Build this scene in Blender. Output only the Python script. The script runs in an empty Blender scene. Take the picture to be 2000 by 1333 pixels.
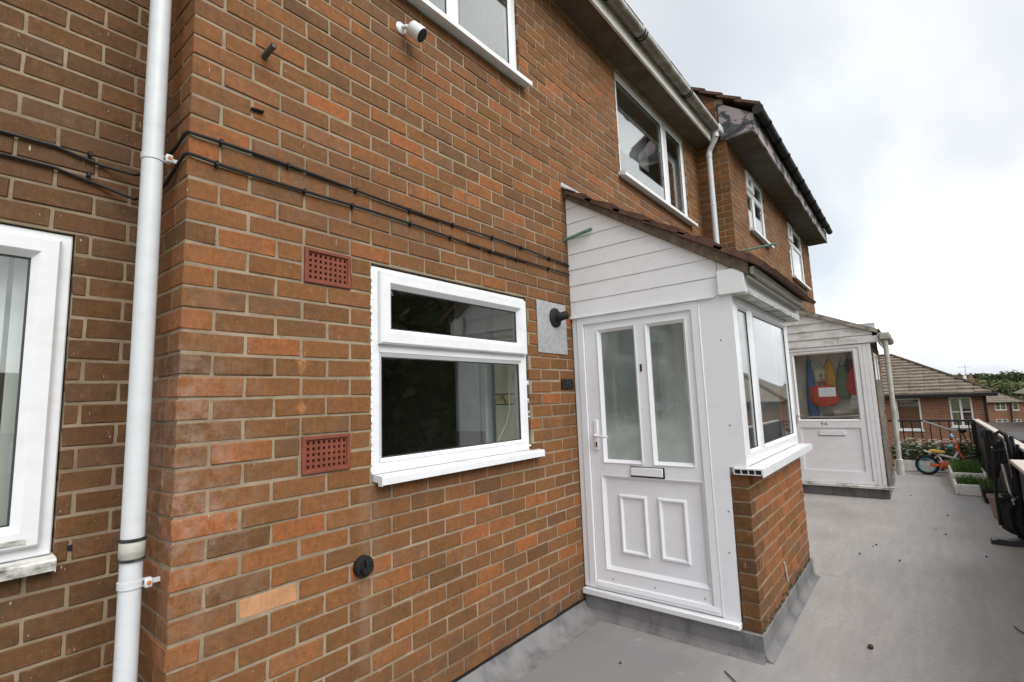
import bpy, bmesh, math, random
from mathutils import Vector, Matrix
R = random.Random(7)
PI = math.pi
sc = bpy.context.scene
COL = sc.collection

# ---------------------------------------------------------------- camera
CAM = Vector((-0.6214, -1.9981, 1.5013))
AX = Vector((0.63039, -0.77546, -0.03562)).normalized()      # image right
AF = Vector((0.77306, 0.62295, 0.11962)).normalized()        # view direction
AD = AF.cross(AX).normalized()                               # image down
FOC = 975.74 / 2000.0
cd = bpy.data.cameras.new('camera')
cd.sensor_width = 36.0
cd.lens = FOC * 36.0
cd.clip_start = 0.05
cd.clip_end = 3000
cam = bpy.data.objects.new('camera', cd)
COL.objects.link(cam)
cam.matrix_world = Matrix(((AX.x, -AD.x, -AF.x, CAM.x), (AX.y, -AD.y, -AF.y, CAM.y), (AX.z, -AD.z, -AF.z, CAM.z), (0, 0, 0, 1)))
sc.camera = cam


def project(p):
    q = Vector(p) - CAM
    d = q.dot(AF)
    if d < 0.05:
        return None
    return (0.5 + FOC * q.dot(AX) / d, 0.3333 + FOC * q.dot(AD) / d, d)      # in units of the picture's width


# ---------------------------------------------------------------- light
sc.view_settings.view_transform = 'Standard'
sc.view_settings.look = 'None'
sc.view_settings.exposure = 1.16
sc.view_settings.gamma = 1.0
sc.view_settings.use_curve_mapping = False
SUN_EL, SUN_AZ = math.radians(46), math.radians(190)         # azimuth clockwise from +Y
w = bpy.data.worlds.new('World')
sc.world = w
w.use_nodes = True
nt = w.node_tree
nt.nodes.clear()
N = nt.nodes.new
Lk = nt.links.new
out = N('ShaderNodeOutputWorld')
sky = N('ShaderNodeTexSky')
sky.sky_type = 'NISHITA'
sky.sun_disc = False
sky.sun_elevation = SUN_EL
sky.sun_rotation = SUN_AZ
bg1 = N('ShaderNodeBackground')
bg1.inputs['Strength'].default_value = 0.10
Lk(sky.outputs[0], bg1.inputs['Color'])
tc = N('ShaderNodeTexCoord')
sep = N('ShaderNodeSeparateXYZ')
Lk(tc.outputs['Generated'], sep.inputs[0])
mz = N('ShaderNodeMath'); mz.operation = 'ABSOLUTE'
Lk(sep.outputs['Z'], mz.inputs[0])
az = N('ShaderNodeMath'); az.operation = 'ADD'; az.inputs[1].default_value = 0.42
Lk(mz.outputs[0], az.inputs[0])
dx = N('ShaderNodeMath'); dx.operation = 'DIVIDE'
Lk(sep.outputs['X'], dx.inputs[0]); Lk(az.outputs[0], dx.inputs[1])
dy = N('ShaderNodeMath'); dy.operation = 'DIVIDE'
Lk(sep.outputs['Y'], dy.inputs[0]); Lk(az.outputs[0], dy.inputs[1])
cmb = N('ShaderNodeCombineXYZ')
Lk(dx.outputs[0], cmb.inputs[0]); Lk(dy.outputs[0], cmb.inputs[1])
mp = N('ShaderNodeMapping')
mp.inputs['Location'].default_value = (1.9, 2.3, 0.0)
mp.inputs['Rotation'].default_value = (0, 0, 0.5)
mp.inputs['Scale'].default_value = (0.75, 1.0, 1.0)
Lk(cmb.outputs[0], mp.inputs[0])
nz = N('ShaderNodeTexNoise')
nz.inputs['Scale'].default_value = 1.15
nz.inputs['Detail'].default_value = 5.0
nz.inputs['Roughness'].default_value = 0.42
nz.inputs['Distortion'].default_value = 0.25
Lk(mp.outputs[0], nz.inputs['Vector'])
cr = N('ShaderNodeValToRGB')
e = cr.color_ramp.elements
e[0].position = 0.30; e[0].color = (0.315, 0.333, 0.356, 1)
e[1].position = 0.66; e[1].color = (0.98, 0.98, 0.98, 1)
m1 = e.new(0.44); m1.color = (0.38, 0.398, 0.418, 1)
m2 = e.new(0.52); m2.color = (0.50, 0.512, 0.525, 1)
Lk(nz.outputs['Fac'], cr.inputs[0])
bg2 = N('ShaderNodeBackground')
bg2.inputs['Strength'].default_value = 1.0
Lk(cr.outputs[0], bg2.inputs['Color'])
nz2 = N('ShaderNodeTexNoise')
nz2.inputs['Scale'].default_value = 0.8
nz2.inputs['Detail'].default_value = 4.0
Lk(mp.outputs[0], nz2.inputs['Vector'])
cv = N('ShaderNodeMapRange')
cv.inputs['From Min'].default_value = 0.30
cv.inputs['From Max'].default_value = 0.48
cv.inputs['To Min'].default_value = 0.72
cv.inputs['To Max'].default_value = 1.0
Lk(nz2.outputs['Fac'], cv.inputs['Value'])
mixw = N('ShaderNodeMixShader')
Lk(cv.outputs[0], mixw.inputs['Fac'])
Lk(bg1.outputs[0], mixw.inputs[1])
Lk(bg2.outputs[0], mixw.inputs[2])
Lk(mixw.outputs[0], out.inputs['Surface'])
sl = bpy.data.lights.new('sun', 'SUN')
sl.energy = 1.5
sl.angle = math.radians(45)
sl.color = (1.0, 0.975, 0.945)
so = bpy.data.objects.new('sun', sl)
COL.objects.link(so)
sd = Vector((math.sin(SUN_AZ) * math.cos(SUN_EL), math.cos(SUN_AZ) * math.cos(SUN_EL), math.sin(SUN_EL)))
so.rotation_euler = (-sd).to_track_quat('-Z', 'Y').to_euler()
so.location = (0, -6, 12)

# ---------------------------------------------------------------- materials
def base_mat(name):
    m = bpy.data.materials.new(name)
    m.use_nodes = True
    n = m.node_tree.nodes
    return m, m.node_tree, n['Principled BSDF'], n['Material Output']


def nd(t, typ, **kw):
    n = t.nodes.new(typ)
    for k, v in kw.items():
        if k in n.inputs:
            n.inputs[k].default_value = v
        else:
            setattr(n, k, v)
    return n


def noise(t, scale, detail=4.0, rough=0.5, vec=None, dist=0.0):
    n = nd(t, 'ShaderNodeTexNoise')
    n.inputs['Scale'].default_value = scale
    n.inputs['Detail'].default_value = detail
    n.inputs['Roughness'].default_value = rough
    n.inputs['Distortion'].default_value = dist
    if vec is not None:
        t.links.new(vec, n.inputs['Vector'])
    return n.outputs['Fac']


def ramp(t, fac, stops):
    n = nd(t, 'ShaderNodeValToRGB')
    el = n.color_ramp.elements
    while len(el) < len(stops):
        el.new(0.5)
    for s, (p, c) in zip(el, stops):
        s.position = p
        s.color = c if len(c) == 4 else (*c, 1)
    t.links.new(fac, n.inputs[0])
    return n.outputs[0]


def mr(t, fac, a, b, c=0.0, d=1.0):
    n = nd(t, 'ShaderNodeMapRange')
    for k, v in zip(('From Min', 'From Max', 'To Min', 'To Max'), (a, b, c, d)):
        n.inputs[k].default_value = v
    t.links.new(fac, n.inputs['Value'])
    return n.outputs[0]


def mixc(t, fac, a, b, mode='MIX'):
    n = nd(t, 'ShaderNodeMix')
    n.data_type = 'RGBA'
    n.blend_type = mode
    for v, s in ((fac, 0), (a, 6), (b, 7)):
        if isinstance(v, (int, float)):
            n.inputs[s].default_value = v
        elif isinstance(v, tuple):
            n.inputs[s].default_value = v if len(v) == 4 else (*v, 1)
        else:
            t.links.new(v, n.inputs[s])
    return n.outputs[2]


def mth(t, op, a, b=None):
    n = nd(t, 'ShaderNodeMath')
    n.operation = op
    for i, v in enumerate((a, b)):
        if v is None:
            continue
        if isinstance(v, (int, float)):
            n.inputs[i].default_value = v
        else:
            t.links.new(v, n.inputs[i])
    return n.outputs[0]


def bump(t, bsdf, h, strength=0.3, dist=0.01):
    b = nd(t, 'ShaderNodeBump')
    b.inputs['Strength'].default_value = strength
    b.inputs['Distance'].default_value = dist
    t.links.new(h, b.inputs['Height'])
    t.links.new(b.outputs[0], bsdf.inputs['Normal'])


def wpos(t):
    g = nd(t, 'ShaderNodeNewGeometry')
    return g.outputs['Position']


def scaled(t, vec, s):
    n = nd(t, 'ShaderNodeMapping')
    n.inputs['Scale'].default_value = s
    t.links.new(vec, n.inputs[0])
    return n.outputs[0]


def plain(name, col, rough=0.5, var=0.12, scale=8.0, bmp=0.0, metal=0.0, spec=0.5, bscale=60.0):
    m, t, b, _ = base_mat(name)
    p = wpos(t)
    f = noise(t, scale, 5.0, 0.6, p)
    lo = tuple(max(0, c * (1 - var)) for c in col)
    hi = tuple(min(1, c * (1 + var)) for c in col)
    t.links.new(ramp(t, f, [(0.3, lo), (0.7, hi)]), b.inputs['Base Color'])
    b.inputs['Roughness'].default_value = rough
    b.inputs['Metallic'].default_value = metal
    b.inputs['Specular IOR Level'].default_value = spec
    if bmp:
        bump(t, b, noise(t, bscale, 4.0, 0.6, p), bmp, 0.004)
    return m


def brick_mat(name, joined):
    m, t, b, _ = base_mat(name)
    if joined:
        a = nd(t, 'ShaderNodeAttribute'); a.attribute_name = 'tint'
        c = a.outputs['Color']
    else:
        c = nd(t, 'ShaderNodeObjectInfo').outputs['Color']
    s = nd(t, 'ShaderNodeSeparateColor')
    t.links.new(c, s.inputs[0])
    p = wpos(t)
    px = nd(t, 'ShaderNodeSeparateXYZ')
    t.links.new(p, px.inputs[0])
    X, Z = px.outputs['X'], px.outputs['Z']
    tone = mth(t, 'ADD', s.outputs[0], mth(t, 'MULTIPLY', mth(t, 'SUBTRACT', noise(t, 11.0, 4.0, 0.6, p), 0.5), 0.62))
    col = ramp(t, tone, [(0.0, (0.100, 0.050, 0.021)), (0.25, (0.145, 0.067, 0.0235)), (0.5, (0.184, 0.079, 0.0255)),
                         (0.72, (0.226, 0.088, 0.0270)), (0.88, (0.282, 0.096, 0.030)), (1.0, (0.32, 0.106, 0.035))])
    f2 = noise(t, 42.0, 6.0, 0.65, p)
    col = mixc(t, 1.0, col, ramp(t, f2, [(0.25, (0.70, 0.70, 0.70)), (0.75, (1.26, 1.26, 1.26))]), 'MULTIPLY')
    col = mixc(t, s.outputs[2], col, (0.60, 0.32, 0.16))
    f3 = noise(t, 1.0, 3.0, 0.6, scaled(t, p, (260, 260, 14)))
    col = mixc(t, 1.0, col, ramp(t, f3, [(0.3, (0.86, 0.86, 0.86)), (0.7, (1.1, 1.1, 1.1))]), 'MULTIPLY')
    # lime bloom, strongest on the bricks by the corner
    reg = mth(t, 'MULTIPLY', mth(t, 'MULTIPLY', mr(t, X, 0.34, 0.05), mr(t, X, -0.012, -0.008)), mth(t, 'MULTIPLY', mr(t, Z, 0.55, 1.1), mr(t, Z, 1.95, 1.55)))
    reg = mth(t, 'ADD', mth(t, 'MULTIPLY', reg, 0.50), mth(t, 'MULTIPLY', s.outputs[1], 0.14))
    bl = mth(t, 'MULTIPLY', mr(t, noise(t, 16.0, 8.0, 0.72, p), 0.42, 0.7), reg)
    col = mixc(t, bl, col, (0.42, 0.33, 0.28))
    # soot bands under the cables and general weathering
    so_ = mth(t, 'MULTIPLY', mth(t, 'MULTIPLY', mr(t, Z, 2.1, 2.4), mr(t, Z, 2.85, 2.55)), mr(t, noise(t, 2.2, 5.0, 0.6, p), 0.42, 0.68))
    col = mixc(t, mth(t, 'MULTIPLY', so_, 0.5), col, (0.085, 0.05, 0.028))
    dk = mr(t, noise(t, 1.6, 4.0, 0.55, p), 0.50, 0.72)
    col = mixc(t, mth(t, 'MULTIPLY', dk, 0.28), col, (0.12, 0.065, 0.032))
    # grey-brown fire marks and grime inside single bricks
    gm = mr(t, noise(t, 6.5, 6.0, 0.7, p, 0.6), 0.50, 0.66)
    col = mixc(t, mth(t, 'MULTIPLY', gm, mth(t, 'ADD', 0.24, mth(t, 'MULTIPLY', s.outputs[1], 0.40))), col, (0.098, 0.062, 0.040))
    lt = mr(t, noise(t, 19.0, 5.0, 0.7, p), 0.60, 0.74)
    col = mixc(t, mth(t, 'MULTIPLY', lt, 0.30), col, (0.36, 0.19, 0.085))
    # damp at the foot
    damp = mth(t, 'MULTIPLY', mr(t, Z, 0.42, 0.10), mr(t, noise(t, 5.0, 5.0, 0.6, p), 0.38, 0.62))
    col = mixc(t, mth(t, 'MULTIPLY', damp, 0.7), col, (0.06, 0.048, 0.035))
    # two rust runs
    def spot(x, z, rx, rz):
        dx_ = mth(t, 'DIVIDE', mth(t, 'ABSOLUTE', mth(t, 'SUBTRACT', X, x)), rx)
        dz_ = mth(t, 'DIVIDE', mth(t, 'ABSOLUTE', mth(t, 'SUBTRACT', Z, z)), rz)
        return mr(t, mth(t, 'ADD', dx_, dz_), 1.0, 0.1)
    rust = mth(t, 'ADD', spot(0.452, 1.70, 0.03, 0.12), spot(0.452, 1.505, 0.035, 0.04))
    rust = mth(t, 'MULTIPLY', rust, mr(t, noise(t, 60.0, 4.0, 0.6, p), 0.35, 0.6))
    col = mixc(t, mth(t, 'MINIMUM', rust, 0.85), col, (0.46, 0.20, 0.07))
    def streak(x0, x1, ztop, ln):
        a_ = mth(t, 'MULTIPLY', mr(t, X, x0 - .06, x0), mr(t, X, x1 + .06, x1))
        b_ = mth(t, 'MULTIPLY', mr(t, Z, ztop - ln, ztop), mr(t, Z, ztop + .02, ztop))
        return mth(t, 'MULTIPLY', mth(t, 'MULTIPLY', a_, b_), mr(t, noise(t, 1.0, 5.0, 0.7, scaled(t, p, (11, 11, 0.8))), 0.42, 0.66))
    st = mth(t, 'ADD', streak(0.80, 2.06, 1.14, 0.5), mth(t, 'ADD', streak(0.8, 2.1, 3.73, 0.8), streak(3.55, 5.5, 3.57, 0.6)))
    st = mth(t, 'ADD', st, streak(-1.7, -0.2, 0.98, 0.6))
    col = mixc(t, mth(t, 'MULTIPLY', st, 0.55), col, (0.075, 0.05, 0.032))
    wt = mth(t, 'ADD', streak(0.76, 0.84, 1.12, 0.9), streak(0.70, 0.76, 0.76, 0.5))
    col = mixc(t, mth(t, 'MULTIPLY', wt, 0.13), col, (0.46, 0.40, 0.34))
    dr = mth(t, 'MULTIPLY', mr(t, noise(t, 1.0, 2.0, 0.5, scaled(t, p, (75, 75, 9))), 0.735, 0.765), mr(t, noise(t, 1.3, 2.0, 0.5, p), 0.5, 0.6))
    col = mixc(t, mth(t, 'MULTIPLY', dr, 0.75), col, (0.62, 0.58, 0.52))
    # flecks of pale mortar
    fl = mr(t, noise(t, 1.0, 2.0, 0.5, scaled(t, p, (130, 130, 48))), 0.735, 0.775)
    col = mixc(t, mth(t, 'MULTIPLY', fl, 0.7), col, (0.52, 0.46, 0.38))
    t.links.new(col, b.inputs['Base Color'])
    b.inputs['Roughness'].default_value = 0.86
    b.inputs['Specular IOR Level'].default_value = 0.3
    h = mth(t, 'ADD', mth(t, 'MULTIPLY', noise(t, 150.0, 5.0, 0.6, p), 0.5), f2)
    bump(t, b, h, 0.55, 0.004)
    return m


BRICK, BRICKJ = brick_mat('fired_brick', False), brick_mat('fired_brick_joined', True)


def mortar_mat():
    m, t, b, _ = base_mat('mortar')
    p = wpos(t)
    c = ramp(t, noise(t, 7.0, 6.0, 0.65, p), [(0.25, (0.185, 0.142, 0.093)), (0.55, (0.295, 0.238, 0.160)), (0.8, (0.365, 0.300, 0.210))])
    px = nd(t, 'ShaderNodeSeparateXYZ'); t.links.new(p, px.inputs[0])
    so_ = mth(t, 'MULTIPLY', mth(t, 'MULTIPLY', mr(t, px.outputs['Z'], 2.1, 2.4), mr(t, px.outputs['Z'], 2.9, 2.55)), mr(t, noise(t, 2.2, 5.0, 0.6, p), 0.42, 0.68))
    c = mixc(t, mth(t, 'MULTIPLY', so_, 0.5), c, (0.07, 0.055, 0.04))
    c = mixc(t, mth(t, 'MULTIPLY', mr(t, px.outputs['Z'], 0.36, 0.10), 0.55), c, (0.09, 0.08, 0.06))
    c = mixc(t, mth(t, 'MULTIPLY', mr(t, noise(t, 2.6, 6.0, 0.68, p), 0.44, 0.66), 0.55), c, (0.14, 0.10, 0.062))
    c = mixc(t, mth(t, 'MULTIPLY', mr(t, noise(t, 31.0, 4.0, 0.6, p), 0.56, 0.70), 0.5), c, (0.17, 0.115, 0.07))
    t.links.new(c, b.inputs['Base Color'])
    b.inputs['Roughness'].default_value = 0.95
    bump(t, b, noise(t, 220.0, 4.0, 0.7, p), 0.5, 0.003)
    return m


MORTAR = mortar_mat()


def pvc_mat(name, col, grime=0.0, rough=0.32, dirtcol=(0.22, 0.22, 0.17), gsc=6.0):
    m, t, b, _ = base_mat(name)
    p = wpos(t)
    f = noise(t, 3.0, 5.0, 0.6, p)
    c = ramp(t, f, [(0.25, tuple(x * 0.955 for x in col)), (0.75, col)])
    if grime:
        g = mr(t, noise(t, gsc, 8.0, 0.68, scaled(t, p, (1, 1, 2.2))), 0.46, 0.74)
        c = mixc(t, mth(t, 'MULTIPLY', g, grime), c, dirtcol)
    t.links.new(c, b.inputs['Base Color'])
    b.inputs['Roughness'].default_value = rough
    b.inputs['Specular IOR Level'].default_value = 0.4
    return m


PVC = pvc_mat('white_upvc', (0.74, 0.75, 0.77), 0.18)
PVCW = pvc_mat('weathered_white_upvc', (0.82, 0.83, 0.85), 0.22, 0.4, (0.45, 0.43, 0.38))
PVCD = pvc_mat('door_upvc', (0.80, 0.81, 0.845), 0.14, 0.3, (0.45, 0.43, 0.38))
PVCG = pvc_mat('grimy_upvc', (0.66, 0.66, 0.63), 1.3, 0.5, (0.10, 0.10, 0.07), 8.0)
CLAD = pvc_mat('white_cladding', (0.84, 0.85, 0.875), 0.16, 0.35, (0.42, 0.40, 0.36))
CLADG = pvc_mat('lichen_cladding', (0.74, 0.74, 0.73), 0.75, 0.6, (0.22, 0.20, 0.17), 4.0)
PIPE = pvc_mat('grey_white_pipe', (0.60, 0.62, 0.64), 0.22, 0.38, (0.30, 0.30, 0.29), 9.0)
PIPEG = pvc_mat('lichen_pipe', (0.46, 0.46, 0.42), 0.8, 0.6, (0.20, 0.19, 0.13), 5.0)
def gutter_mat():
    m, t, b, _ = base_mat('weathered_gutter')
    p = wpos(t)
    px = nd(t, 'ShaderNodeSeparateXYZ'); t.links.new(p, px.inputs[0])
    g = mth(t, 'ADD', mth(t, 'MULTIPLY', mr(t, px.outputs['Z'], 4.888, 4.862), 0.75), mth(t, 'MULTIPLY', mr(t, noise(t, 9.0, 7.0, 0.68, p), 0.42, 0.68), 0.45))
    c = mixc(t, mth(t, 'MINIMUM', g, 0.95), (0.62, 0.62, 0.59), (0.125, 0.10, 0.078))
    t.links.new(c, b.inputs['Base Color'])
    b.inputs['Roughness'].default_value = 0.5
    return m


GUTTERW = gutter_mat()
FASCIA = pvc_mat('weathered_fascia', (0.72, 0.69, 0.66), 0.45, 0.5, (0.20, 0.19, 0.13), 5.0)
BLACK = plain('black_plastic', (0.012, 0.012, 0.013), 0.55, 0.25, 20, spec=0.3)
RUBBER = plain('black_rubber', (0.010, 0.010, 0.011), 0.7, spec=0.3)
GASKET = plain('dark_gasket', (0.03, 0.03, 0.033), 0.6)
TERRA = plain('terracotta', (0.170, 0.040, 0.019), 0.75, 0.22, 14, 0.3)
TERRAD = plain('vent_void', (0.02, 0.011, 0.009), 0.9)
GREENP = plain('green_pipe', (0.13, 0.27, 0.20), 0.5, 0.25, 20)
DGREEN = plain('dull_green_pipe', (0.06, 0.065, 0.045), 0.6, 0.3, 30)
SOFFIT = plain('concrete_soffit', (0.105, 0.078, 0.056), 0.95, 0.32, 5, 0.4)
BOXDARK = plain('dark_boxing', (0.095, 0.083, 0.072), 0.9, 0.25, 5, 0.3)
TILE = plain('brown_roof_tile', (0.105, 0.055, 0.038), 0.9, 0.45, 18, 0.7, bscale=90)
TILED = plain('dark_roof_tile', (0.055, 0.038, 0.030), 0.9, 0.45, 10, 0.6)
TILEG = plain('grey_brown_roof_tile', (0.155, 0.125, 0.095), 0.92, 0.32, 3, 0.4)
BEDDING = plain('verge_bedding', (0.125, 0.092, 0.068), 0.95, 0.4, 22, 0.8)
LEAD = plain('lead_flashing', (0.42, 0.43, 0.44), 0.55, 0.2, 12, 0.3)
TIMBERB = plain('black_timber', (0.028, 0.025, 0.023), 0.75, 0.35, 9, 0.3)
TIMBERP = plain('pale_rail_timber', (0.52, 0.47, 0.41), 0.7, 0.15, 9, 0.2)
IRON = plain('black_iron', (0.012, 0.012, 0.013), 0.55, 0.3, 15, spec=0.3)
SILVER = plain('silver_metal', (0.6, 0.61, 0.63), 0.3, 0.1, 10, 0, 0.9)
RUSTY = plain('rusty_bolt', (0.42, 0.16, 0.04), 0.85, 0.3, 40)
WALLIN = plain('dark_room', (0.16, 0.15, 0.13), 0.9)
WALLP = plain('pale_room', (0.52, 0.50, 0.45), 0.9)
CREAM = plain('cream_tiles', (0.66, 0.62, 0.48), 0.3, 0.06, 5)
POLY = plain('white_polystyrene', (0.76, 0.74, 0.70), 0.85, 0.18, 10, 0.6, bscale=120)
SOIL = plain('soil', (0.04, 0.028, 0.018), 0.95)
GRASS = plain('grass_blade', (0.075, 0.15, 0.022), 0.6, 0.5, 12)
LEAF = plain('leaf_green', (0.085, 0.115, 0.05), 0.6, 0.5, 6)
FLOWER = plain('white_flower', (0.75, 0.74, 0.68), 0.7, 0.1, 20)
BLIND = plain('white_blind', (0.62, 0.64, 0.61), 0.8, 0.05)
CURTAIN = plain('net_curtain', (0.72, 0.72, 0.72), 0.9, 0.08)


def schlick(t, f0, ex=5.0):
    g = nd(t, 'ShaderNodeNewGeometry')
    d = nd(t, 'ShaderNodeVectorMath'); d.operation = 'DOT_PRODUCT'
    t.links.new(g.outputs['Incoming'], d.inputs[0]); t.links.new(g.outputs['Normal'], d.inputs[1])
    c = mth(t, 'SUBTRACT', 1.0, mth(t, 'ABSOLUTE', d.outputs['Value']))
    return mth(t, 'ADD', mth(t, 'MULTIPLY', mth(t, 'POWER', c, ex), 1.0 - f0), f0)


def glazing(name, tint=(1, 1, 1), f0=0.045, smear=0.0, ex=5.0):
    m = bpy.data.materials.new(name)
    m.use_nodes = True
    t = m.node_tree
    t.nodes.clear()
    o = nd(t, 'ShaderNodeOutputMaterial')
    tr = nd(t, 'ShaderNodeBsdfTransparent'); tr.inputs[0].default_value = (*tint, 1)
    gl = nd(t, 'ShaderNodeBsdfAnisotropic'); gl.inputs['Roughness'].default_value = 0.015
    gl.inputs[0].default_value = (0.97, 0.98, 0.98, 1)
    mx = nd(t, 'ShaderNodeMixShader')
    t.links.new(schlick(t, f0, ex), mx.inputs[0]); t.links.new(tr.outputs[0], mx.inputs[1]); t.links.new(gl.outputs[0], mx.inputs[2])
    last = mx.outputs[0]
    if smear:
        df = nd(t, 'ShaderNodeBsdfDiffuse'); df.inputs[0].default_value = (0.7, 0.72, 0.70, 1)
        mk = nd(t, 'ShaderNodeMixShader')
        k = mth(t, 'MULTIPLY', mr(t, noise(t, 5.0, 6.0, 0.6, wpos(t)), 0.4, 0.75), smear)
        t.links.new(k, mk.inputs[0]); t.links.new(last, mk.inputs[1]); t.links.new(df.outputs[0], mk.inputs[2])
        last = mk.outputs[0]
    t.links.new(last, o.inputs[0])
    return m


GLASS = glazing('clear_glass', (0.95, 0.97, 0.96), 0.045)
GLASSM = glazing('reflective_glass', (0.93, 0.95, 0.94), 0.13, 0.0, 3.6)
GLASSD = glazing('double_glass', (0.92, 0.945, 0.925), 0.08)


def misted():
    m = bpy.data.materials.new('misted_glass')
    m.use_nodes = True
    t = m.node_tree
    t.nodes.clear()
    o = nd(t, 'ShaderNodeOutputMaterial')
    p = wpos(t)
    rf = nd(t, 'ShaderNodeBsdfRefraction'); rf.inputs['IOR'].default_value = 1.04; rf.inputs['Roughness'].default_value = 0.22
    rf.inputs[0].default_value = (0.86, 0.90, 0.88, 1)
    df = nd(t, 'ShaderNodeBsdfTranslucent'); df.inputs[0].default_value = (0.78, 0.84, 0.82, 1)
    d2 = nd(t, 'ShaderNodeBsdfDiffuse'); d2.inputs[0].default_value = (0.66, 0.72, 0.70, 1)
    ad = nd(t, 'ShaderNodeMixShader'); ad.inputs[0].default_value = 0.55
    t.links.new(df.outputs[0], ad.inputs[1]); t.links.new(d2.outputs[0], ad.inputs[2])
    px = nd(t, 'ShaderNodeSeparateXYZ'); t.links.new(p, px.inputs[0])
    low = mr(t, px.outputs['Z'], 1.42, 1.16)
    k = mth(t, 'ADD', mth(t, 'MULTIPLY', mr(t, noise(t, 3.0, 4.0, 0.55, scaled(t, p, (1, 1, .6))), 0.40, 0.72), 0.26), mth(t, 'MULTIPLY', low, 0.50))
    k = mth(t, 'ADD', mth(t, 'MULTIPLY', k, mr(t, noise(t, 11.0, 3.0, 0.5, p), 0.3, 0.6, 0.75, 1.0)), 0.17)
    a = nd(t, 'ShaderNodeMixShader')
    t.links.new(k, a.inputs[0]); t.links.new(rf.outputs[0], a.inputs[1]); t.links.new(ad.outputs[0], a.inputs[2])
    gl = nd(t, 'ShaderNodeBsdfAnisotropic'); gl.inputs['Roughness'].default_value = 0.08
    mx = nd(t, 'ShaderNodeMixShader')
    t.links.new(schlick(t, 0.045), mx.inputs[0]); t.links.new(a.outputs[0], mx.inputs[1]); t.links.new(gl.outputs[0], mx.inputs[2])
    t.links.new(mx.outputs[0], o.inputs[0])
    return m


MIST = misted()


def deck_mat():
    m, t, b, _ = base_mat('grey_roofing_deck')
    p = wpos(t)
    f = noise(t, 1.1, 6.0, 0.6, p, 0.4)
    c = ramp(t, f, [(0.25, (0.292, 0.275, 0.260)), (0.5, (0.350, 0.332, 0.316)), (0.75, (0.398, 0.381, 0.366))])
    c = mixc(t, 1.0, c, ramp(t, noise(t, 30.0, 6.0, 0.6, p), [(0.2, (0.84, 0.84, 0.84)), (0.8, (1.1, 1.1, 1.1))]), 'MULTIPLY')
    px = nd(t, 'ShaderNodeSeparateXYZ'); t.links.new(p, px.inputs[0])
    X, Y = px.outputs['X'], px.outputs['Y']
    g = mr(t, noise(t, 1.0, 5.0, 0.6, scaled(t, p, (0.5, 1.6, 1.0)), 0.3), 0.50, 0.70)
    c = mixc(t, mth(t, 'MULTIPLY', g, 0.42), c, (0.262, 0.256, 0.256))
    brush = noise(t, 1.0, 5.0, 0.6, scaled(t, p, (2.0, 16.0, 1.0)), 0.4)
    c = mixc(t, 1.0, c, ramp(t, brush, [(0.3, (0.91, 0.91, 0.91)), (0.7, (1.07, 1.07, 1.07))]), 'MULTIPLY')
    # felt in front of the wall, short of the porch, is cooler and darker
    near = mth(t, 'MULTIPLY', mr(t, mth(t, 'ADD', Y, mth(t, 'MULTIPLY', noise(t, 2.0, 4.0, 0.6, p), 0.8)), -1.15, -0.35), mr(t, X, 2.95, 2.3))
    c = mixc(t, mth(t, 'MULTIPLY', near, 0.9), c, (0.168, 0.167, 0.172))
    # tide marks and rings left by puddles
    pud = noise(t, 0.75, 3.0, 0.5, p, 0.6)
    c = mixc(t, mth(t, 'MULTIPLY', mr(t, pud, 0.52, 0.66), 0.16), c, (0.22, 0.20, 0.185))
    rust = mr(t, noise(t, 2.3, 4.0, 0.6, p), 0.66, 0.76)
    c = mixc(t, mth(t, 'MULTIPLY', rust, 0.28), c, (0.27, 0.205, 0.155))
    w_ = mr(t, noise(t, 9.0, 4.0, 0.6, p), 0.69, 0.74)
    c = mixc(t, mth(t, 'MULTIPLY', w_, 0.40), c, (0.55, 0.54, 0.52))
    sp = mr(t, noise(t, 55.0, 2.0, 0.5, p), 0.76, 0.79)
    c = mixc(t, mth(t, 'MULTIPLY', sp, 0.55), c, (0.12, 0.11, 0.10))
    t.links.new(c, b.inputs['Base Color'])
    t.links.new(mr(t, f, 0.3, 0.7, 0.5, 0.8), b.inputs['Roughness'])
    b.inputs['Specular IOR Level'].default_value = 0.35
    h = mth(t, 'ADD', mth(t, 'MULTIPLY', noise(t, 70.0, 5.0, 0.6, p), 0.4), mth(t, 'MULTIPLY', noise(t, 3.0, 3.0, 0.5, p), 2.0))
    bump(t, b, h, 0.30, 0.006)
    return m


DECK = deck_mat()


def upstand_mat():
    m, t, b, _ = base_mat('upstand_felt')
    p = wpos(t)
    px = nd(t, 'ShaderNodeSeparateXYZ'); t.links.new(p, px.inputs[0])
    c = ramp(t, noise(t, 4.0, 6.0, 0.65, scaled(t, p, (1.6, 1.6, 0.7))), [(0.34, (0.085, 0.084, 0.085)), (0.52, (0.165, 0.162, 0.162)), (0.66, (0.19, 0.186, 0.183)), (0.8, (0.27, 0.265, 0.255))])
    t.links.new(c, b.inputs['Base Color'])
    b.inputs['Roughness'].default_value = 0.7
    bump(t, b, noise(t, 25.0, 5.0, 0.6, p), 0.3, 0.006)
    return m


UPST = upstand_mat()


def peel_mat():
    m, t, b, _ = base_mat('peeling_paint')
    p = wpos(t)
    f = noise(t, 3.4, 6.0, 0.6, scaled(t, p, (1, 0.7, 1.7)), 0.5)
    c = ramp(t, f, [(0.44, (0.035, 0.036, 0.042)), (0.50, (0.10, 0.095, 0.10)), (0.515, (0.30, 0.255, 0.255)), (0.8, (0.36, 0.315, 0.32))])
    t.links.new(c, b.inputs['Base Color'])
    b.inputs['Roughness'].default_value = 0.8
    bump(t, b, f, 0.6, 0.01)
    return m


PEEL = peel_mat()


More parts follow.
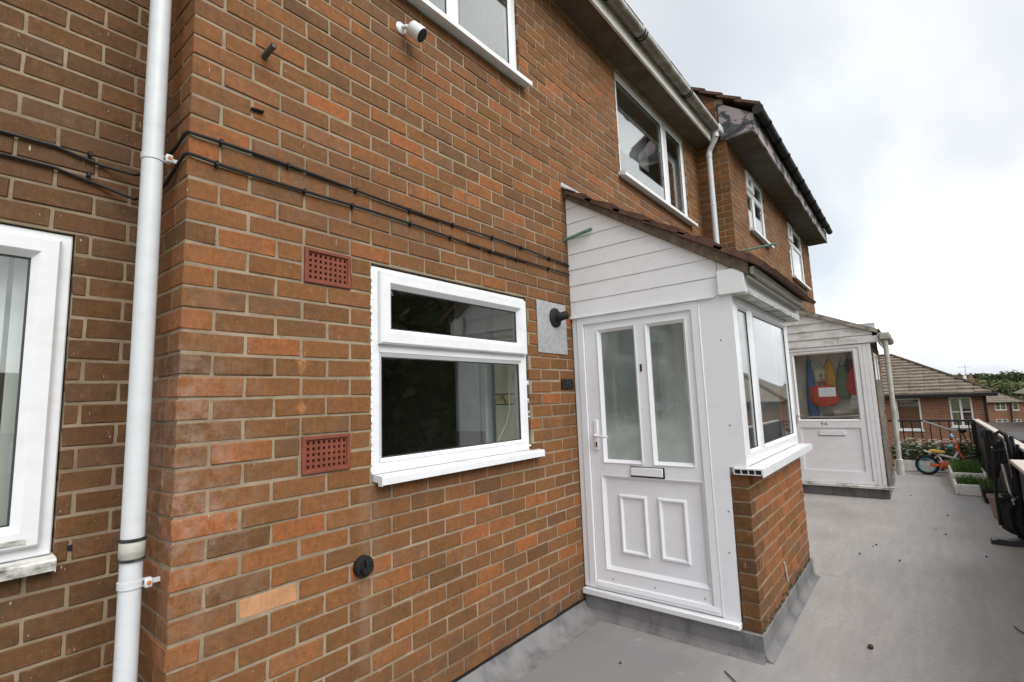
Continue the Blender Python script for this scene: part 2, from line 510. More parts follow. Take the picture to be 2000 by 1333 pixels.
def plate_mat():
    m, t, b, _ = base_mat('embossed_aluminium')
    p = wpos(t)
    v = nd(t, 'ShaderNodeTexVoronoi'); v.inputs['Scale'].default_value = 30.0
    t.links.new(scaled(t, p, (1.0, 1.0, 1.5)), v.inputs['Vector'])
    h = v.outputs['Distance']
    t.links.new(ramp(t, h, [(0.1, (0.56, 0.56, 0.57)), (0.8, (0.45, 0.45, 0.46))]), b.inputs['Base Color'])
    b.inputs['Metallic'].default_value = 0.55
    b.inputs['Roughness'].default_value = 0.45
    bump(t, b, h, 0.35, 0.004)
    return m


PLATE = plate_mat()


def border_mat():
    m, t, b, _ = base_mat('border_tiles')
    p = wpos(t)
    c = ramp(t, noise(t, 26.0, 3.0, 0.6, p), [(0.42, (0.62, 0.55, 0.32)), (0.55, (0.5, 0.33, 0.08)), (0.62, (0.1, 0.12, 0.16))])
    t.links.new(c, b.inputs['Base Color'])
    return m


BORDER = border_mat()


def farbrick_mat():
    m, t, b, _ = base_mat('distant_brick')
    g = nd(t, 'ShaderNodeTexCoord')
    sp = nd(t, 'ShaderNodeSeparateXYZ'); t.links.new(wpos(t), sp.inputs[0])
    cb = nd(t, 'ShaderNodeCombineXYZ')
    t.links.new(mth(t, 'ADD', sp.outputs['X'], sp.outputs['Y']), cb.inputs[0]); t.links.new(sp.outputs['Z'], cb.inputs[1])
    bt = nd(t, 'ShaderNodeTexBrick')
    t.links.new(cb.outputs[0], bt.inputs['Vector'])
    bt.inputs['Scale'].default_value = 1.0
    bt.inputs['Brick Width'].default_value = 0.23
    bt.inputs['Row Height'].default_value = 0.08
    bt.inputs['Mortar Size'].default_value = 0.011
    bt.inputs['Color1'].default_value = (0.27, 0.085, 0.045, 1)
    bt.inputs['Color2'].default_value = (0.155, 0.058, 0.034, 1)
    bt.inputs['Mortar'].default_value = (0.27, 0.20, 0.14, 1)
    c = mixc(t, 1.0, bt.outputs[0], ramp(t, noise(t, 0.9, 4.0, 0.6, wpos(t)), [(0.3, (0.8, 0.8, 0.8)), (0.7, (1.15, 1.15, 1.15))]), 'MULTIPLY')
    t.links.new(c, b.inputs['Base Color'])
    b.inputs['Roughness'].default_value = 0.9
    return m


FARBRICK = farbrick_mat()


def foliage_mat(name, a, c_):
    m, t, b, _ = base_mat(name)
    p = wpos(t)
    c = ramp(t, noise(t, 0.25, 5.0, 0.65, p), [(0.3, a), (0.7, c_)])
    c = mixc(t, 1.0, c, ramp(t, noise(t, 3.0, 3.0, 0.6, p), [(0.3, (0.7, 0.7, 0.7)), (0.7, (1.3, 1.3, 1.3))]), 'MULTIPLY')
    t.links.new(c, b.inputs['Base Color'])
    b.inputs['Roughness'].default_value = 0.75
    b.inputs['Specular IOR Level'].default_value = 0.2
    return m


FOL1 = foliage_mat('dark_foliage', (0.042, 0.058, 0.028), (0.085, 0.10, 0.04))
FOL2 = foliage_mat('olive_foliage', (0.065, 0.080, 0.030), (0.115, 0.118, 0.045))
FOL3 = foliage_mat('yellow_foliage', (0.11, 0.115, 0.03), (0.18, 0.165, 0.045))
BARK = plain('bark', (0.09, 0.07, 0.055), 0.9)
FIELD = foliage_mat('rough_grassland', (0.06, 0.085, 0.03), (0.11, 0.12, 0.045))

# ---------------------------------------------------------------- object helpers
WL = {}


def tag(o, label=None, cat=None, group=None, kind=None):
    for k, v in (('label', label), ('category', cat), ('group', group), ('kind', kind)):
        if v:
            o[k] = v
    return o


def thing(name, loc, label, cat, group=None):
    o = bpy.data.objects.new(name, None)
    o.empty_display_size = 0.1
    COL.objects.link(o)
    o.location = loc
    WL[o] = Vector(loc)
    return tag(o, label, cat, group)


def link_mesh(name, me, loc, parent=None):
    o = bpy.data.objects.new(name, me)
    COL.objects.link(o)
    loc = Vector(loc)
    WL[o] = loc
    if parent is not None:
        o.parent = parent
        o.location = loc - WL[parent]
    else:
        o.location = loc
    return o


class Fr:
    """wall frame: u along the wall, d outward from it, z up"""
    def __init__(self, x, y, ang=0.0):
        self.o = Vector((x, y, 0))
        self.ang = ang
        self.u = Vector((math.cos(ang), math.sin(ang), 0))
        self.n = Vector((math.sin(ang), -math.cos(ang), 0))

    def p(self, u, d, z):
        return self.o + self.u * u + self.n * d + Vector((0, 0, z))


WORLD = Fr(0, 0, 0)
WORLD.n = Vector((0, 1, 0))          # plain x, y, z


class MB:
    def __init__(self, fr=WORLD):
        self.bm = bmesh.new()
        self.fr = fr
        self.mi = 0

    def _fin(self, faces):
        for f in faces:
            f.material_index = self.mi

    def box(self, u0, u1, d0, d1, z0, z1, bev=0.0):
        fr = self.fr
        v = [self.bm.verts.new(fr.p(u, d, z)) for z in (z0, z1) for d in (d0, d1) for u in (u0, u1)]
        q = [(0, 1, 3, 2), (4, 6, 7, 5), (0, 4, 5, 1), (2, 3, 7, 6), (0, 2, 6, 4), (1, 5, 7, 3)]
        fs = [self.bm.faces.new([v[i] for i in a]) for a in q]
        self._fin(fs)
        if bev:
            es = list({e_ for f in fs for e_ in f.edges})
            r = bmesh.ops.bevel(self.bm, geom=es, offset=bev, segments=1, affect='EDGES', profile=0.5)
            self._fin(r['faces'])
        return self

    def poly(self, pts, w0, w1, axis='d'):
        """prism: polygon in (u,z) pushed along d; axis 'u': polygon in (d,z) pushed along u; 'z': (u,d) along z"""
        fr = self.fr
        def P(a, b, w_):
            if axis == 'd':
                return fr.p(a, w_, b)
            if axis == 'u':
                return fr.p(w_, a, b)
            return fr.p(a, b, w_)
        A = [self.bm.verts.new(P(a, b, w0)) for a, b in pts]
        B = [self.bm.verts.new(P(a, b, w1)) for a, b in pts]
        n = len(pts)
        fs = [self.bm.faces.new(A), self.bm.faces.new(B[::-1])]
        for i in range(n):
            j = (i + 1) % n
            fs.append(self.bm.faces.new((A[j], A[i], B[i], B[j])))
        self._fin(fs)
        return self

    def tube(self, pts, r, seg=10, caps=True, flat=1.0):
        pts = [Vector(p) for p in pts]
        rs = r if isinstance(r, (list, tuple)) else [r] * len(pts)
        rings = []
        prev = None
        for i, p in enumerate(pts):
            a = pts[max(i - 1, 0)]
            b = pts[min(i + 1, len(pts) - 1)]
            d = (b - a).normalized()
            if prev is None:
                ref = Vector((0, 0, 1)) if abs(d.z) < 0.9 else Vector((1, 0, 0))
                x = d.cross(ref).normalized()
            else:
                x = (prev - d * prev.dot(d)).normalized()
            prev = x
            y = d.cross(x)
            rings.append([self.bm.verts.new(p + (x * math.cos(2 * PI * k / seg) + y * math.sin(2 * PI * k / seg) * flat) * rs[i]) for k in range(seg)])
        fs = []
        for i in range(len(pts) - 1):
            for k in range(seg):
                j = (k + 1) % seg
                f = self.bm.faces.new((rings[i][k], rings[i][j], rings[i + 1][j], rings[i + 1][k]))
                f.smooth = True
                fs.append(f)
        if caps:
            fs.append(self.bm.faces.new(rings[0][::-1]))
            fs.append(self.bm.faces.new(rings[-1]))
        self._fin(fs)
        return self

    def lathe(self, c, axis, prof, seg=16):
        """prof: (along, radius) list"""
        c = Vector(c); axis = Vector(axis).normalized()
        return self.tube([c + axis * a for a, _ in prof], [max(r, 1e-4) for _, r in prof], seg) if False else self._lathe(c, axis, prof, seg)

    def _lathe(self, c, ax, prof, seg):
        ref = Vector((0, 0, 1)) if abs(ax.z) < 0.9 else Vector((1, 0, 0))
        x = ax.cross(ref).normalized(); y = ax.cross(x)
        rings = [[self.bm.verts.new(c + ax * a + (x * math.cos(2 * PI * k / seg) + y * math.sin(2 * PI * k / seg)) * max(r, 1e-4)) for k in range(seg)] for a, r in prof]
        fs = []
        for i in range(len(prof) - 1):
            for k in range(seg):
                j = (k + 1) % seg
                f = self.bm.faces.new((rings[i][k], rings[i][j], rings[i + 1][j], rings[i + 1][k]))
                f.smooth = True
                fs.append(f)
        fs.append(self.bm.faces.new(rings[0][::-1])); fs.append(self.bm.faces.new(rings[-1]))
        self._fin(fs)
        return self

    def quad(self, *pts):
        f = self.bm.faces.new([self.bm.verts.new(Vector(p)) for p in pts])
        self._fin([f])
        return self

    def build(self, name, mats, parent=None, label=None, cat=None, group=None, kind=None, base=False):
        bm = self.bm
        bmesh.ops.recalc_face_normals(bm, faces=bm.faces[:])
        lo = Vector([min(v.co[i] for v in bm.verts) for i in range(3)])
        hi = Vector([max(v.co[i] for v in bm.verts) for i in range(3)])
        c = (lo + hi) / 2
        if parent is None:
            c.z = lo.z
        bmesh.ops.translate(bm, verts=bm.verts[:], vec=-c)
        me = bpy.data.meshes.new(name)
        bm.to_mesh(me)
        bm.free()
        me.set_sharp_from_angle(angle=math.radians(38))
        for m in (mats if isinstance(mats, (list, tuple)) else [mats]):
            me.materials.append(m)
        return tag(link_mesh(name, me, c, parent), label, cat, group, kind)


def pydata(name, verts, faces, mats, parent=None, **kw):
    c = Vector((0, 0, 0))
    for v in verts:
        c += Vector(v)
    c /= len(verts)
    me = bpy.data.meshes.new(name)
    me.from_pydata([tuple(Vector(v) - c) for v in verts], [], faces)
    for m in (mats if isinstance(mats, (list, tuple)) else [mats]):
        me.materials.append(m)
    return tag(link_mesh(name, me, c, parent), **kw)


def text_mesh(name, body, fr, u, d, z, size, mat, parent, depth=0.003):
    cu = bpy.data.curves.new(name, 'FONT')
    cu.body = body
    cu.size = size
    cu.extrude = depth / 2
    cu.align_x = 'CENTER'
    cu.align_y = 'CENTER'
    tmp = bpy.data.objects.new(name + '_tmp', cu)
    COL.objects.link(tmp)
    dg = bpy.context.evaluated_depsgraph_get()
    me = bpy.data.meshes.new_from_object(tmp.evaluated_get(dg))
    bpy.data.objects.remove(tmp)
    me.materials.clear()
    me.materials.append(mat)
    M = Matrix.Identity(4)
    for i in range(3):
        M[i][0] = fr.u[i]; M[i][1] = (0, 0, 1)[i]; M[i][2] = fr.n[i]
    me.transform(M)
    return link_mesh(name, me, fr.p(u, d, z), parent)


# ---------------------------------------------------------------- brickwork
PITCH, CRS, JT, J0 = 0.2286, 0.0811, 0.0105, 2.2
BH = CRS - JT
_bc = {}


def brick_mesh(L, H, D, joined=False):
    key = (round(L, 3), round(H, 3), round(D, 3), R.randrange(8))
    if key in _bc:
        return _bc[key]
    L, H, D = key[:3]
    rr = random.Random(str(key))
    bm = bmesh.new()
    bmesh.ops.create_cube(bm, size=1.0)
    for v in bm.verts:
        v.co = Vector((v.co.x * L, v.co.y * D, v.co.z * H))
    bmesh.ops.bevel(bm, geom=bm.edges[:], offset=min(0.0035, L * 0.2, H * 0.2), segments=1, affect='EDGES', profile=0.5)
    for v in bm.verts:
        v.co += Vector((rr.uniform(-1, 1) * 0.0018, rr.uniform(-1, 1) * 0.0015, rr.uniform(-1, 1) * 0.0019))
    me = bpy.data.meshes.new('brick')
    bm.to_mesh(me)
    bm.free()
    me.materials.append(BRICK)
    _bc[key] = me
    return me


def brick_tint():
    r = R.random()
    if r < 0.10:
        a = R.uniform(0.12, 0.28)
    elif r < 0.88:
        a = R.uniform(0.28, 0.64)
    elif r < 0.965:
        a = R.uniform(0.66, 0.80)
    else:
        a = R.uniform(0.8, 0.88)
    return a, (R.random() if R.random() < 0.25 else 0.0)


def lay(fr, length, z0, z1, openings=(), start=(0.0, 0.0), phase=(0.1075, 0.2218), end=None, j0=J0, crs=CRS, depth=0.1025):
    """list of bricks (fr,u0,u1,z0,z1,depth) in stretcher bond; start: first u per course parity; phase: first joint centre"""
    res = []
    kt = int(math.floor((j0 - z1) / crs + 0.5))
    kb = int(math.ceil((j0 - z0) / crs - 0.4))
    for k in range(kt, kb):
        zt = j0 - k * crs - JT / 2
        zb = max(zt - (crs - JT), z0)
        if zt - zb < 0.012:
            continue
        par = k % 2
        u = start[par]
        if u is None:
            continue
        x = phase[par]
        while x < u + 0.02:
            x += PITCH
        L1 = length if end is None else end[par]
        spans = []
        while u < L1 - 0.015:
            v = min(x - JT / 2 + R.uniform(-0.002, 0.002), L1)
            if L1 - v < JT + 0.012:
                v = L1
            spans.append((u, v))
            u = v + JT
            x += PITCH
        for a, b in spans:
            pieces = [(a, b)]
            for (o0, o1, oz0, oz1) in openings:
                if zb < oz1 - 0.02 and zt > oz0 + 0.02:
                    nxt = []
                    for p0, p1 in pieces:
                        if p1 <= o0 or p0 >= o1:
                            nxt.append((p0, p1))
                        else:
                            if p0 < o0 - 0.03:
                                nxt.append((p0, o0))
                            if p1 > o1 + 0.03:
                                nxt.append((o1, p1))
                    pieces = nxt
            for p0, p1 in pieces:
                res.append((fr, p0, p1, zb, zt, depth))
    return res


def shown(b):
    fr, u0, u1, z0, z1, _ = b
    P = [project(fr.p(u, 0, z)) for u, z in ((u0, z0), (u1, z0), (u1, z1), (u0, z1))]
    if any(q is None for q in P):
        return 0.0
    cx = sum(q[0] for q in P) / 4
    cy = sum(q[1] for q in P) / 4
    if not (-0.03 < cx < 1.03 and -0.03 < cy < 0.70):
        return 0.0
    if (fr.p((u0 + u1) / 2, 0, 1) - CAM).dot(fr.n) > 0:
        return 0.0
    return abs(sum(P[i][0] * P[(i + 1) % 4][1] - P[(i + 1) % 4][0] * P[i][1] for i in range(4))) / 2


def put_bricks(parent, bricks, limit=300, special=None, shade=lambda a: a):
    bricks = sorted(bricks, key=shown, reverse=True)
    rest_v, rest_f, rest_c = [], [], []
    for i, b in enumerate(bricks):
        fr, u0, u1, z0, z1, D = b
        pale_ = 0.0
        a, s = brick_tint()
        a = shade(a)
        if fr is F0 and z0 > 2.55:
            a = min(0.88, a + R.uniform(-0.05, 0.14))
        if special:
            sp = special(b)
            if sp is not None:
                a = sp
                if sp > 1.5:
                    a, s, pale_ = 0.6, 0.0, 0.72
        L, H = u1 - u0, z1 - z0
        proud = R.uniform(-0.002, 0.002)
        c = fr.p((u0 + u1) / 2, proud - D / 2, (z0 + z1) / 2 + R.uniform(-0.0012, 0.0012))
        if i < limit and shown(b) > 0:
            o = link_mesh('brick', brick_mesh(L, H, D), c, parent)
            o.rotation_euler = (R.uniform(-.006, .006), R.uniform(-.008, .008), fr.ang + R.uniform(-.006, .006))
            o.color = (a, s, pale_, 1)
        else:
            me = brick_mesh(L, H, D)
            mt = Matrix.Translation(c) @ Matrix.Rotation(fr.ang, 4, 'Z')
            base = len(rest_v)
            rest_v += [mt @ v.co for v in me.vertices]
            rest_f += [[base + q for q in p.vertices] for p in me.polygons]
            rest_c += [(a, s, pale_, 1)] * len(me.vertices)
    if rest_v:
        o = pydata('brickwork', rest_v, rest_f, BRICKJ, parent, kind='stuff')
        at = o.data.color_attributes.new('tint', 'FLOAT_COLOR', 'POINT')
        for i, c in enumerate(rest_c):
            at.data[i].color = c


def core(mb, u0, u1, z0, z1, d0, d1, openings):
    """wall body with rectangular holes"""
    us = sorted({u0, u1} | {v for o in openings for v in o[:2] if u0 < v < u1})
    zs = sorted({z0, z1} | {v for o in openings for v in o[2:] if z0 < v < z1})
    for i in range(len(us) - 1):
        run = None
        for j in range(len(zs) - 1):
            cu, cz = (us[i] + us[i + 1]) / 2, (zs[j] + zs[j + 1]) / 2
            hole = any(o[0] < cu < o[1] and o[2] < cz < o[3] for o in openings)
            if not hole:
                run = (zs[j] if run is None else run[0], zs[j + 1])
            if hole or j == len(zs) - 2:
                if run:
                    mb.box(us[i], us[i + 1], d0, d1, run[0], run[1])
                run = None


# ---------------------------------------------------------------- windows
def rect_frame(mb, u0, u1, z0, z1, d0, d1, w_, bev=0.003, bottom=None):
    """mitred rectangular frame with chamfered arrises"""
    b = w_ if bottom is None else bottom
    fr = mb.fr
    c = max(bev, 0.0005)
    loops = []
    for (t, dd) in ((0.0, d0), (0.0, d1 - c), (None, d1), (None, d1), (1.0, d1 - c), (1.0, d0)):
        k = len(loops)
        def off(ww):
            return {0: 0.0, 1: 0.0, 2: c, 3: ww - c, 4: ww, 5: ww}[k]
        P = [(u0 + off(w_), z0 + off(b)), (u1 - off(w_), z0 + off(b)), (u1 - off(w_), z1 - off(w_)), (u0 + off(w_), z1 - off(w_))]
        loops.append([mb.bm.verts.new(fr.p(u, dd, z)) for u, z in P])
    for k in range(6):
        A, B = loops[k], loops[(k + 1) % 6]
        for q in range(4):
            r_ = (q + 1) % 4
            f = mb.bm.faces.new((A[q], A[r_], B[r_], B[q]))
            f.material_index = mb.mi


def bead_frame(mb, u0, u1, z0, z1, d0, d1, w_):
    """sloped glazing bead round a pane: outer edge proud (d1), inner edge low (d0)"""
    fr = mb.fr
    O = [fr.p(u, d1, z) for u, z in ((u0, z0), (u1, z0), (u1, z1), (u0, z1))]
    I = [fr.p(u, d0, z) for u, z in ((u0 + w_, z0 + w_), (u1 - w_, z0 + w_), (u1 - w_, z1 - w_), (u0 + w_, z1 - w_))]
    ov = [mb.bm.verts.new(p) for p in O]
    iv = [mb.bm.verts.new(p) for p in I]
    ob = [mb.bm.verts.new(p - fr.n * 0.03) for p in O]
    ib = [mb.bm.verts.new(p - fr.n * 0.015) for p in I]
    for i in range(4):
        j = (i + 1) % 4
        for q in ((ov[i], ov[j], iv[j], iv[i]), (ov[j], ov[i], ob[i], ob[j]), (iv[i], iv[j], ib[j], ib[i]), (ib[i], ib[j], ob[j], ob[i])):
            f = mb.bm.faces.new(q)
            f.material_index = mb.mi


def pane(fr, u0, u1, z0, z1, d, parent, glass=GLASS):
    g = MB(fr)
    g.box(u0, u1, d - 0.004, d, z0, z1)
    return g.build('pane', glass, parent)


def lite(fr, win, u0, u1, z0, z1, d, glass, sash=False, mat=PVC):
    """one glazed light: optional opening sash, dark gasket, pane"""
    if sash:
        m = MB(fr)
        rect_frame(m, u0, u1, z0, z1, d, d + 0.030, 0.062, 0.008)
        bead_frame(m, u0 + 0.0615, u1 - 0.0615, z0 + 0.0615, z1 - 0.0615, d + 0.003, d + 0.022, 0.016)
        m.build('sash', mat, win)
        u0, u1, z0, z1 = u0 + 0.0775, u1 - 0.0775, z0 + 0.0775, z1 - 0.0775
        d += 0.012
    else:
        m = MB(fr)
        bead_frame(m, u0, u1, z0, z1, d - 0.012, d + 0.002, 0.018)
        m.build('glazing_bead', mat, win)
        u0, u1, z0, z1 = u0 + 0.018, u1 - 0.018, z0 + 0.018, z1 - 0.018
    m = MB(fr)
    rect_frame(m, u0, u1, z0, z1, d - 0.022, d - 0.0135, 0.006, 0)
    m.build('gasket', GASKET, win)
    pane(fr, u0 + 0.004, u1 - 0.004, z0 + 0.004, z1 - 0.004, d - 0.017, win, glass)


def room(parent, fr, u0, u1, z0, z1, d_in, depth, mat, name='room'):
    m = MB(fr)
    a, b = -d_in, -d_in - depth
    p = fr.p
    m.quad(p(u0, b, z0), p(u1, b, z0), p(u1, b, z1), p(u0, b, z1))
    m.quad(p(u0, a, z0), p(u0, b, z0), p(u0, b, z1), p(u0, a, z1))
    m.quad(p(u1, a, z0), p(u1, b, z0), p(u1, b, z1), p(u1, a, z1))
    m.quad(p(u0, a, z0), p(u1, a, z0), p(u1, b, z0), p(u0, b, z0))
    m.quad(p(u0, a, z1), p(u1, a, z1), p(u1, b, z1), p(u0, b, z1))
    return m.build(name, mat, parent)


def sill_part(fr, win, u0, u1, z0, z1, d0, d1, mat=PVC):
    m = MB(fr)
    m.poly([(d0, z0 + 0.004), (d1 - 0.022, z0 + 0.004), (d1 - 0.022, z0 - 0.012), (d1, z0 - 0.012), (d1, z0 + 0.020), (d1 - 0.006, z0 + 0.026), (d0, z1)], u0, u1, 'u')
    m.build('sill', mat, win)
    for u in (u0, u1):
        e_ = MB(fr)
        e_.poly([(d0 + .01, z0), (d1 - 0.026, z0), (d1 - 0.026, z0 - 0.016), (d1 + .003, z0 - 0.016), (d1 + .003, z0 + 0.021), (d1 - 0.004, z0 + 0.029), (d0 + .01, z1 + .003)],
                u - 0.003 if u == u0 else u, u if u == u0 else u + 0.003, 'u')
        e_.build('sill_end_cap', mat, win)


def window_frame(fr, win, u0, u1, z0, z1, d, w_=0.05, mullions=(), transoms=(), mat=PVC, bottom=None):
    m = MB(fr)
    rect_frame(m, u0, u1, z0, z1, d - 0.065, d, w_, 0.004, bottom)
    for c, h in mullions:
        m.box(c - h, c + h, d - 0.065, d - 0.0005, z0 + w_, z1 - w_, 0.003)
    for (a, b, c, h) in transoms:
        m.box(a, b, d - 0.065, d - 0.001, c - h, c + h, 0.003)
    return m.build('frame', mat, win)


# ================================================================ SETTING
deck = MB()
deck.box(-6, 11.42, -2.86, 3.0, -0.22, 0.0)
deck.build('flat_roof_deck', DECK, kind='structure')
for (a, b_) in (((4.3, -1.25), (7.9, -2.35)),):
    lap = MB()
    nseg = 24
    for i in range(nseg):
        x0 = a[0] + (b_[0] - a[0]) * i / nseg
        x1 = a[0] + (b_[0] - a[0]) * (i + 1) / nseg
        y0 = a[1] + (b_[1] - a[1]) * i / nseg + 0.012 * math.sin(i * 1.7)
        y1 = a[1] + (b_[1] - a[1]) * (i + 1) / nseg + 0.012 * math.sin((i + 1) * 1.7)
        lap.quad((x0, y0, 0.002), (x1, y1, 0.002), (x1, y1 - 0.10, 0.0008), (x0, y0 - 0.10, 0.0008))
        lap.quad((x0, y0, 0.002), (x1, y1, 0.002), (x1, y1 + 0.006, 0.0003), (x0, y0 + 0.006, 0.0003))
    lap.build('deck_felt_lap', DECK, kind='structure')
# falls of felt dressed up against the walls
fil = MB()
fil.poly([(0.0, 0.088), (-0.012, 0.088), (-0.03, 0.05), (-0.07, 0.018), (-0.15, 0.003), (-0.15, 0.001), (0.0, 0.001)], 0.0, 2.56, 'u')
fil.build('deck_wall_fillet', UPST, kind='structure')
fil = MB()
fil.poly([(0.45, 0.088), (0.438, 0.088), (0.42, 0.05), (0.38, 0.018), (0.30, 0.003), (0.30, 0.001), (0.45, 0.001)], -6, 0.0, 'u')
fil.build('deck_wall_fillet', UPST, kind='structure')
strip = MB()
for i in range(30):
    x = 0.02 + i * 0.085
    strip.box(x, x + 0.0849, -0.0055 - R.uniform(0, .003), 0.02, 0.086, 0.094 + R.uniform(0, 0.010))
strip.build('bitumen_seal', BLACK, kind='structure')
base = MB()
base.box(-6.0, 11.3, -2.75, 3.0, -3.6, -0.22)
base.build('shop_building_below_deck', FARBRICK, kind='structure')

# terrain falling away and climbing to a wooded hill
def ground_h(x, y):
    d = math.hypot(x + 0.6, y + 2)
    h = -3.6 - 1.2 * max(0, min(1, (d - 20) / 40))
    t = max(0.0, min(1.0, (d - 125) / 130.0))
    s = t * t * (3 - 2 * t)
    return h + s * (10.2 + 1.2 * math.sin(x * 0.013 + 1) + 0.9 * math.sin(y * 0.031))


gv, gf = [], []
xs = [-900, -500, -260, -140, -80, -45, -20, -8, 4, 14, 24, 34, 46, 60, 74, 88, 104, 120, 140, 165, 200, 260, 380, 600, 1200, 2200]
ys = [-1600, -800, -400, -240, -160, -110, -80, -60, -45, -32, -22, -14, -7, 0, 7, 14, 24, 36, 50, 70, 100, 150, 240, 400, 800, 1600]
for y in ys:
    for x in xs:
        gv.append((x, y, ground_h(x, y)))
nx = len(xs)
for j in range(len(ys) - 1):
    for i in range(nx - 1):
        gf.append((j * nx + i, j * nx + i + 1, (j + 1) * nx + i + 1, (j + 1) * nx + i))
pydata('terrain', gv, gf, FIELD, kind='structure')

# ================================================================ HOUSE 1 (middle unit)
F0 = Fr(0, 0, 0)                        # main facade, d outward = -y
RET = Fr(0, 0.45, -PI / 2)              # return face at x = 0, u runs from y=.45 to y=0, faces -x
LW = Fr(0, 0.45, 0)                     # recessed wall, u = x (negative)
house = thing('brick_house', (3.0, 2.0, 0), 'brown brick house in the middle with the kitchen window, black cables and white clad porch', 'house')
OPK = (0.795, 2.03, J0 - 13 * CRS, J0 - 0.006)
OPA = (0.80, 2.062, J0 + 19 * CRS, 4.75)
OPB = (3.60, 5.47, J0 + 17 * CRS, 4.714)
ops = [OPK, OPA, OPB]
AIR = [(0.452, 0.682, J0 - 2 * CRS, J0), (0.452, 0.682, J0 - 12 * CRS, J0 - 10 * CRS)]
WT = 4.75
XR = 5.95
m = MB(F0)
core(m, 0.0055, XR - 0.0, 0.02, WT, -0.30, -0.0040, ops + [(h[0] + .006, h[1] - .006, h[2] + .006, h[3] - .006) for h in AIR])
m.build('wall', MORTAR, house)
m = MB(RET)
m.box(0.004, 0.4462, -0.29, -0.0040, 0.02, WT)
m.build('wall', MORTAR, house)
# corner: even courses show a header on the facade (brick laid along the return)
bl = lay(F0, XR - 0.004, 0.095, WT, ops, start=(0.1135, 0.0), phase=(0.1080, 0.2218), end=(XR - .006, XR - .006))
rl = lay(RET, 0.45, 0.03, WT, (), start=(0.006, 0.006), phase=(0.2255 - 0.0005, 0.1115), end=(0.45, 0.3365))
# exclude bricks inside the air-brick holes
def clip(bl_, holes):
    o = []
    for b in bl_:
        fr, u0, u1, z0, z1, D = b
        segs = [(u0, u1)]
        for h in holes:
            if z0 < h[3] - .02 and z1 > h[2] + .02:
                n_ = []
                for s0, s1 in segs:
                    if s1 <= h[0] or s0 >= h[1]:
                        n_.append((s0, s1))
                    else:
                        if h[0] - JT - s0 > 0.03: n_.append((s0, h[0] - 0.006))
                        if s1 - h[1] - JT > 0.03: n_.append((h[1] + 0.006, s1))
                segs = n_
        o += [(fr, a, b2, z0, z1, D) for a, b2 in segs]
    return o
bl = clip(bl, AIR)
pale = (0.2218 + JT / 2, J0 - 18 * CRS, 1.2)
def special(b):
    fr, u0, u1, z0, z1, D = b
    if fr is F0:
        kc = round((J0 - z1) / CRS)
        for (k, u, v) in ((17, 0.33, 2.0), (15, 0.44 + 0.11, 0.70), (0, 0.22, 0.83), (1, 0.12, 0.76), (13, 0.06, 0.84), (12, 0.5, 0.55), (17, 1.40, 0.87), (5, 0.16, 0.45)):
            if kc == k and abs((u0 + u1) / 2 - u) < 0.1 and u1 - u0 > 0.09:
                if v > 0.9 and not (0.28 < (u0 + u1) / 2 < 0.40):
                    continue
                return v
    return None
put_bricks(house, bl + rl, 300, special)
# air bricks
for h in AIR:
    a = MB(F0)
    u0, u1, z0, z1 = h[0] + .002, h[1] - .002, h[2] + .003, h[3] - .003
    rect_frame(a, u0, u1, z0, z1, -0.06, 0.007, 0.017, 0.003)
    gu0, gu1, gz0, gz1 = u0 + .017, u1 - .017, z0 + .017, z1 - .017
    du, dz = (gu1 - gu0) / 8, (gz1 - gz0) / 5
    for i in range(9):
        c = gu0 + du * i
        a.box(max(c - .0065, gu0 + .0003), min(c + .0065, gu1 - .0003), -0.03, -0.001, gz0, gz1)
    for j in range(6):
        c = gz0 + dz * j
        a.box(gu0, gu1, -0.03, -0.0018, max(c - .0062, gz0 + .0003), min(c + .0062, gz1 - .0003))
    a.mi = 1
    a.box(gu0, gu1, -0.05, -0.04, gz0, gz1)
    a.build('air_brick', [TERRA, TERRAD], house)

# kitchen window
win = MB(F0)
win.box(OPK[0] - .02, OPK[1] + .02, -0.075, -0.068, OPK[2] + .0, OPK[2] + .006)
win = win.build('window', PVC, house, label='wide white kitchen window with top opening fanlight')
d = -0.012
window_frame(F0, win, 0.800, 2.016, 1.184, 2.182, d, 0.048, (), [(0.848, 1.968, 1.788, 0.028)], bottom=0.052)
lite(F0, win, 0.838, 2.000, 1.800, 2.160, d, GLASSD, True)
lite(F0, win, 0.848, 1.968, 1.236, 1.758, d, GLASSD)
sill_part(F0, win, 0.812, 2.085, 1.152, 1.184, -0.05, 0.055)
seal = MB(F0)
for i in range(12):
    z = 1.20 + R.random() * 0.75
    seal.box(2.016, 2.016 + R.uniform(.004, .009), -0.02, -0.008 + R.uniform(0, .006), z, z + R.uniform(.004, .014))
for i in range(30):
    z = 1.20 + i * 0.0325
    seal.box(0.792, 0.801, -0.02, -0.004 + R.uniform(0, .005), z, z + R.uniform(.015, .03))
seal.build('sealant', CLAD, win)
room(house, F0, 0.35, 2.35, 0.15, 2.55, 0.31, 2.6, plain('kitchen_paint', (0.36, 0.35, 0.30), 0.85))
k = MB()
k.box(2.020, 2.0285, 0.078, 0.298, 1.184, 1.478)
k.box(2.020, 2.0285, 0.078, 0.298, 1.556, 2.19)
k.mi = 1
k.box(2.0185, 2.0285, 0.078, 0.298, 1.486, 1.548)
k.mi = 2
k.box(2.018, 2.0285, 0.078, 0.298, 1.4785, 1.4855)
k.box(2.018, 2.0285, 0.078, 0.298, 1.5485, 1.5555)
k.build('tiled_wall', [CREAM, BORDER, BLACK], house)
k = MB(); k.box(1.99, 2.34, 0.36, 0.66, 0.2, 2.5, 0.004)
k.mi = 1
k.box(1.985, 1.9895, 0.37, 0.65, 0.3, 1.30)
k.mi = 0
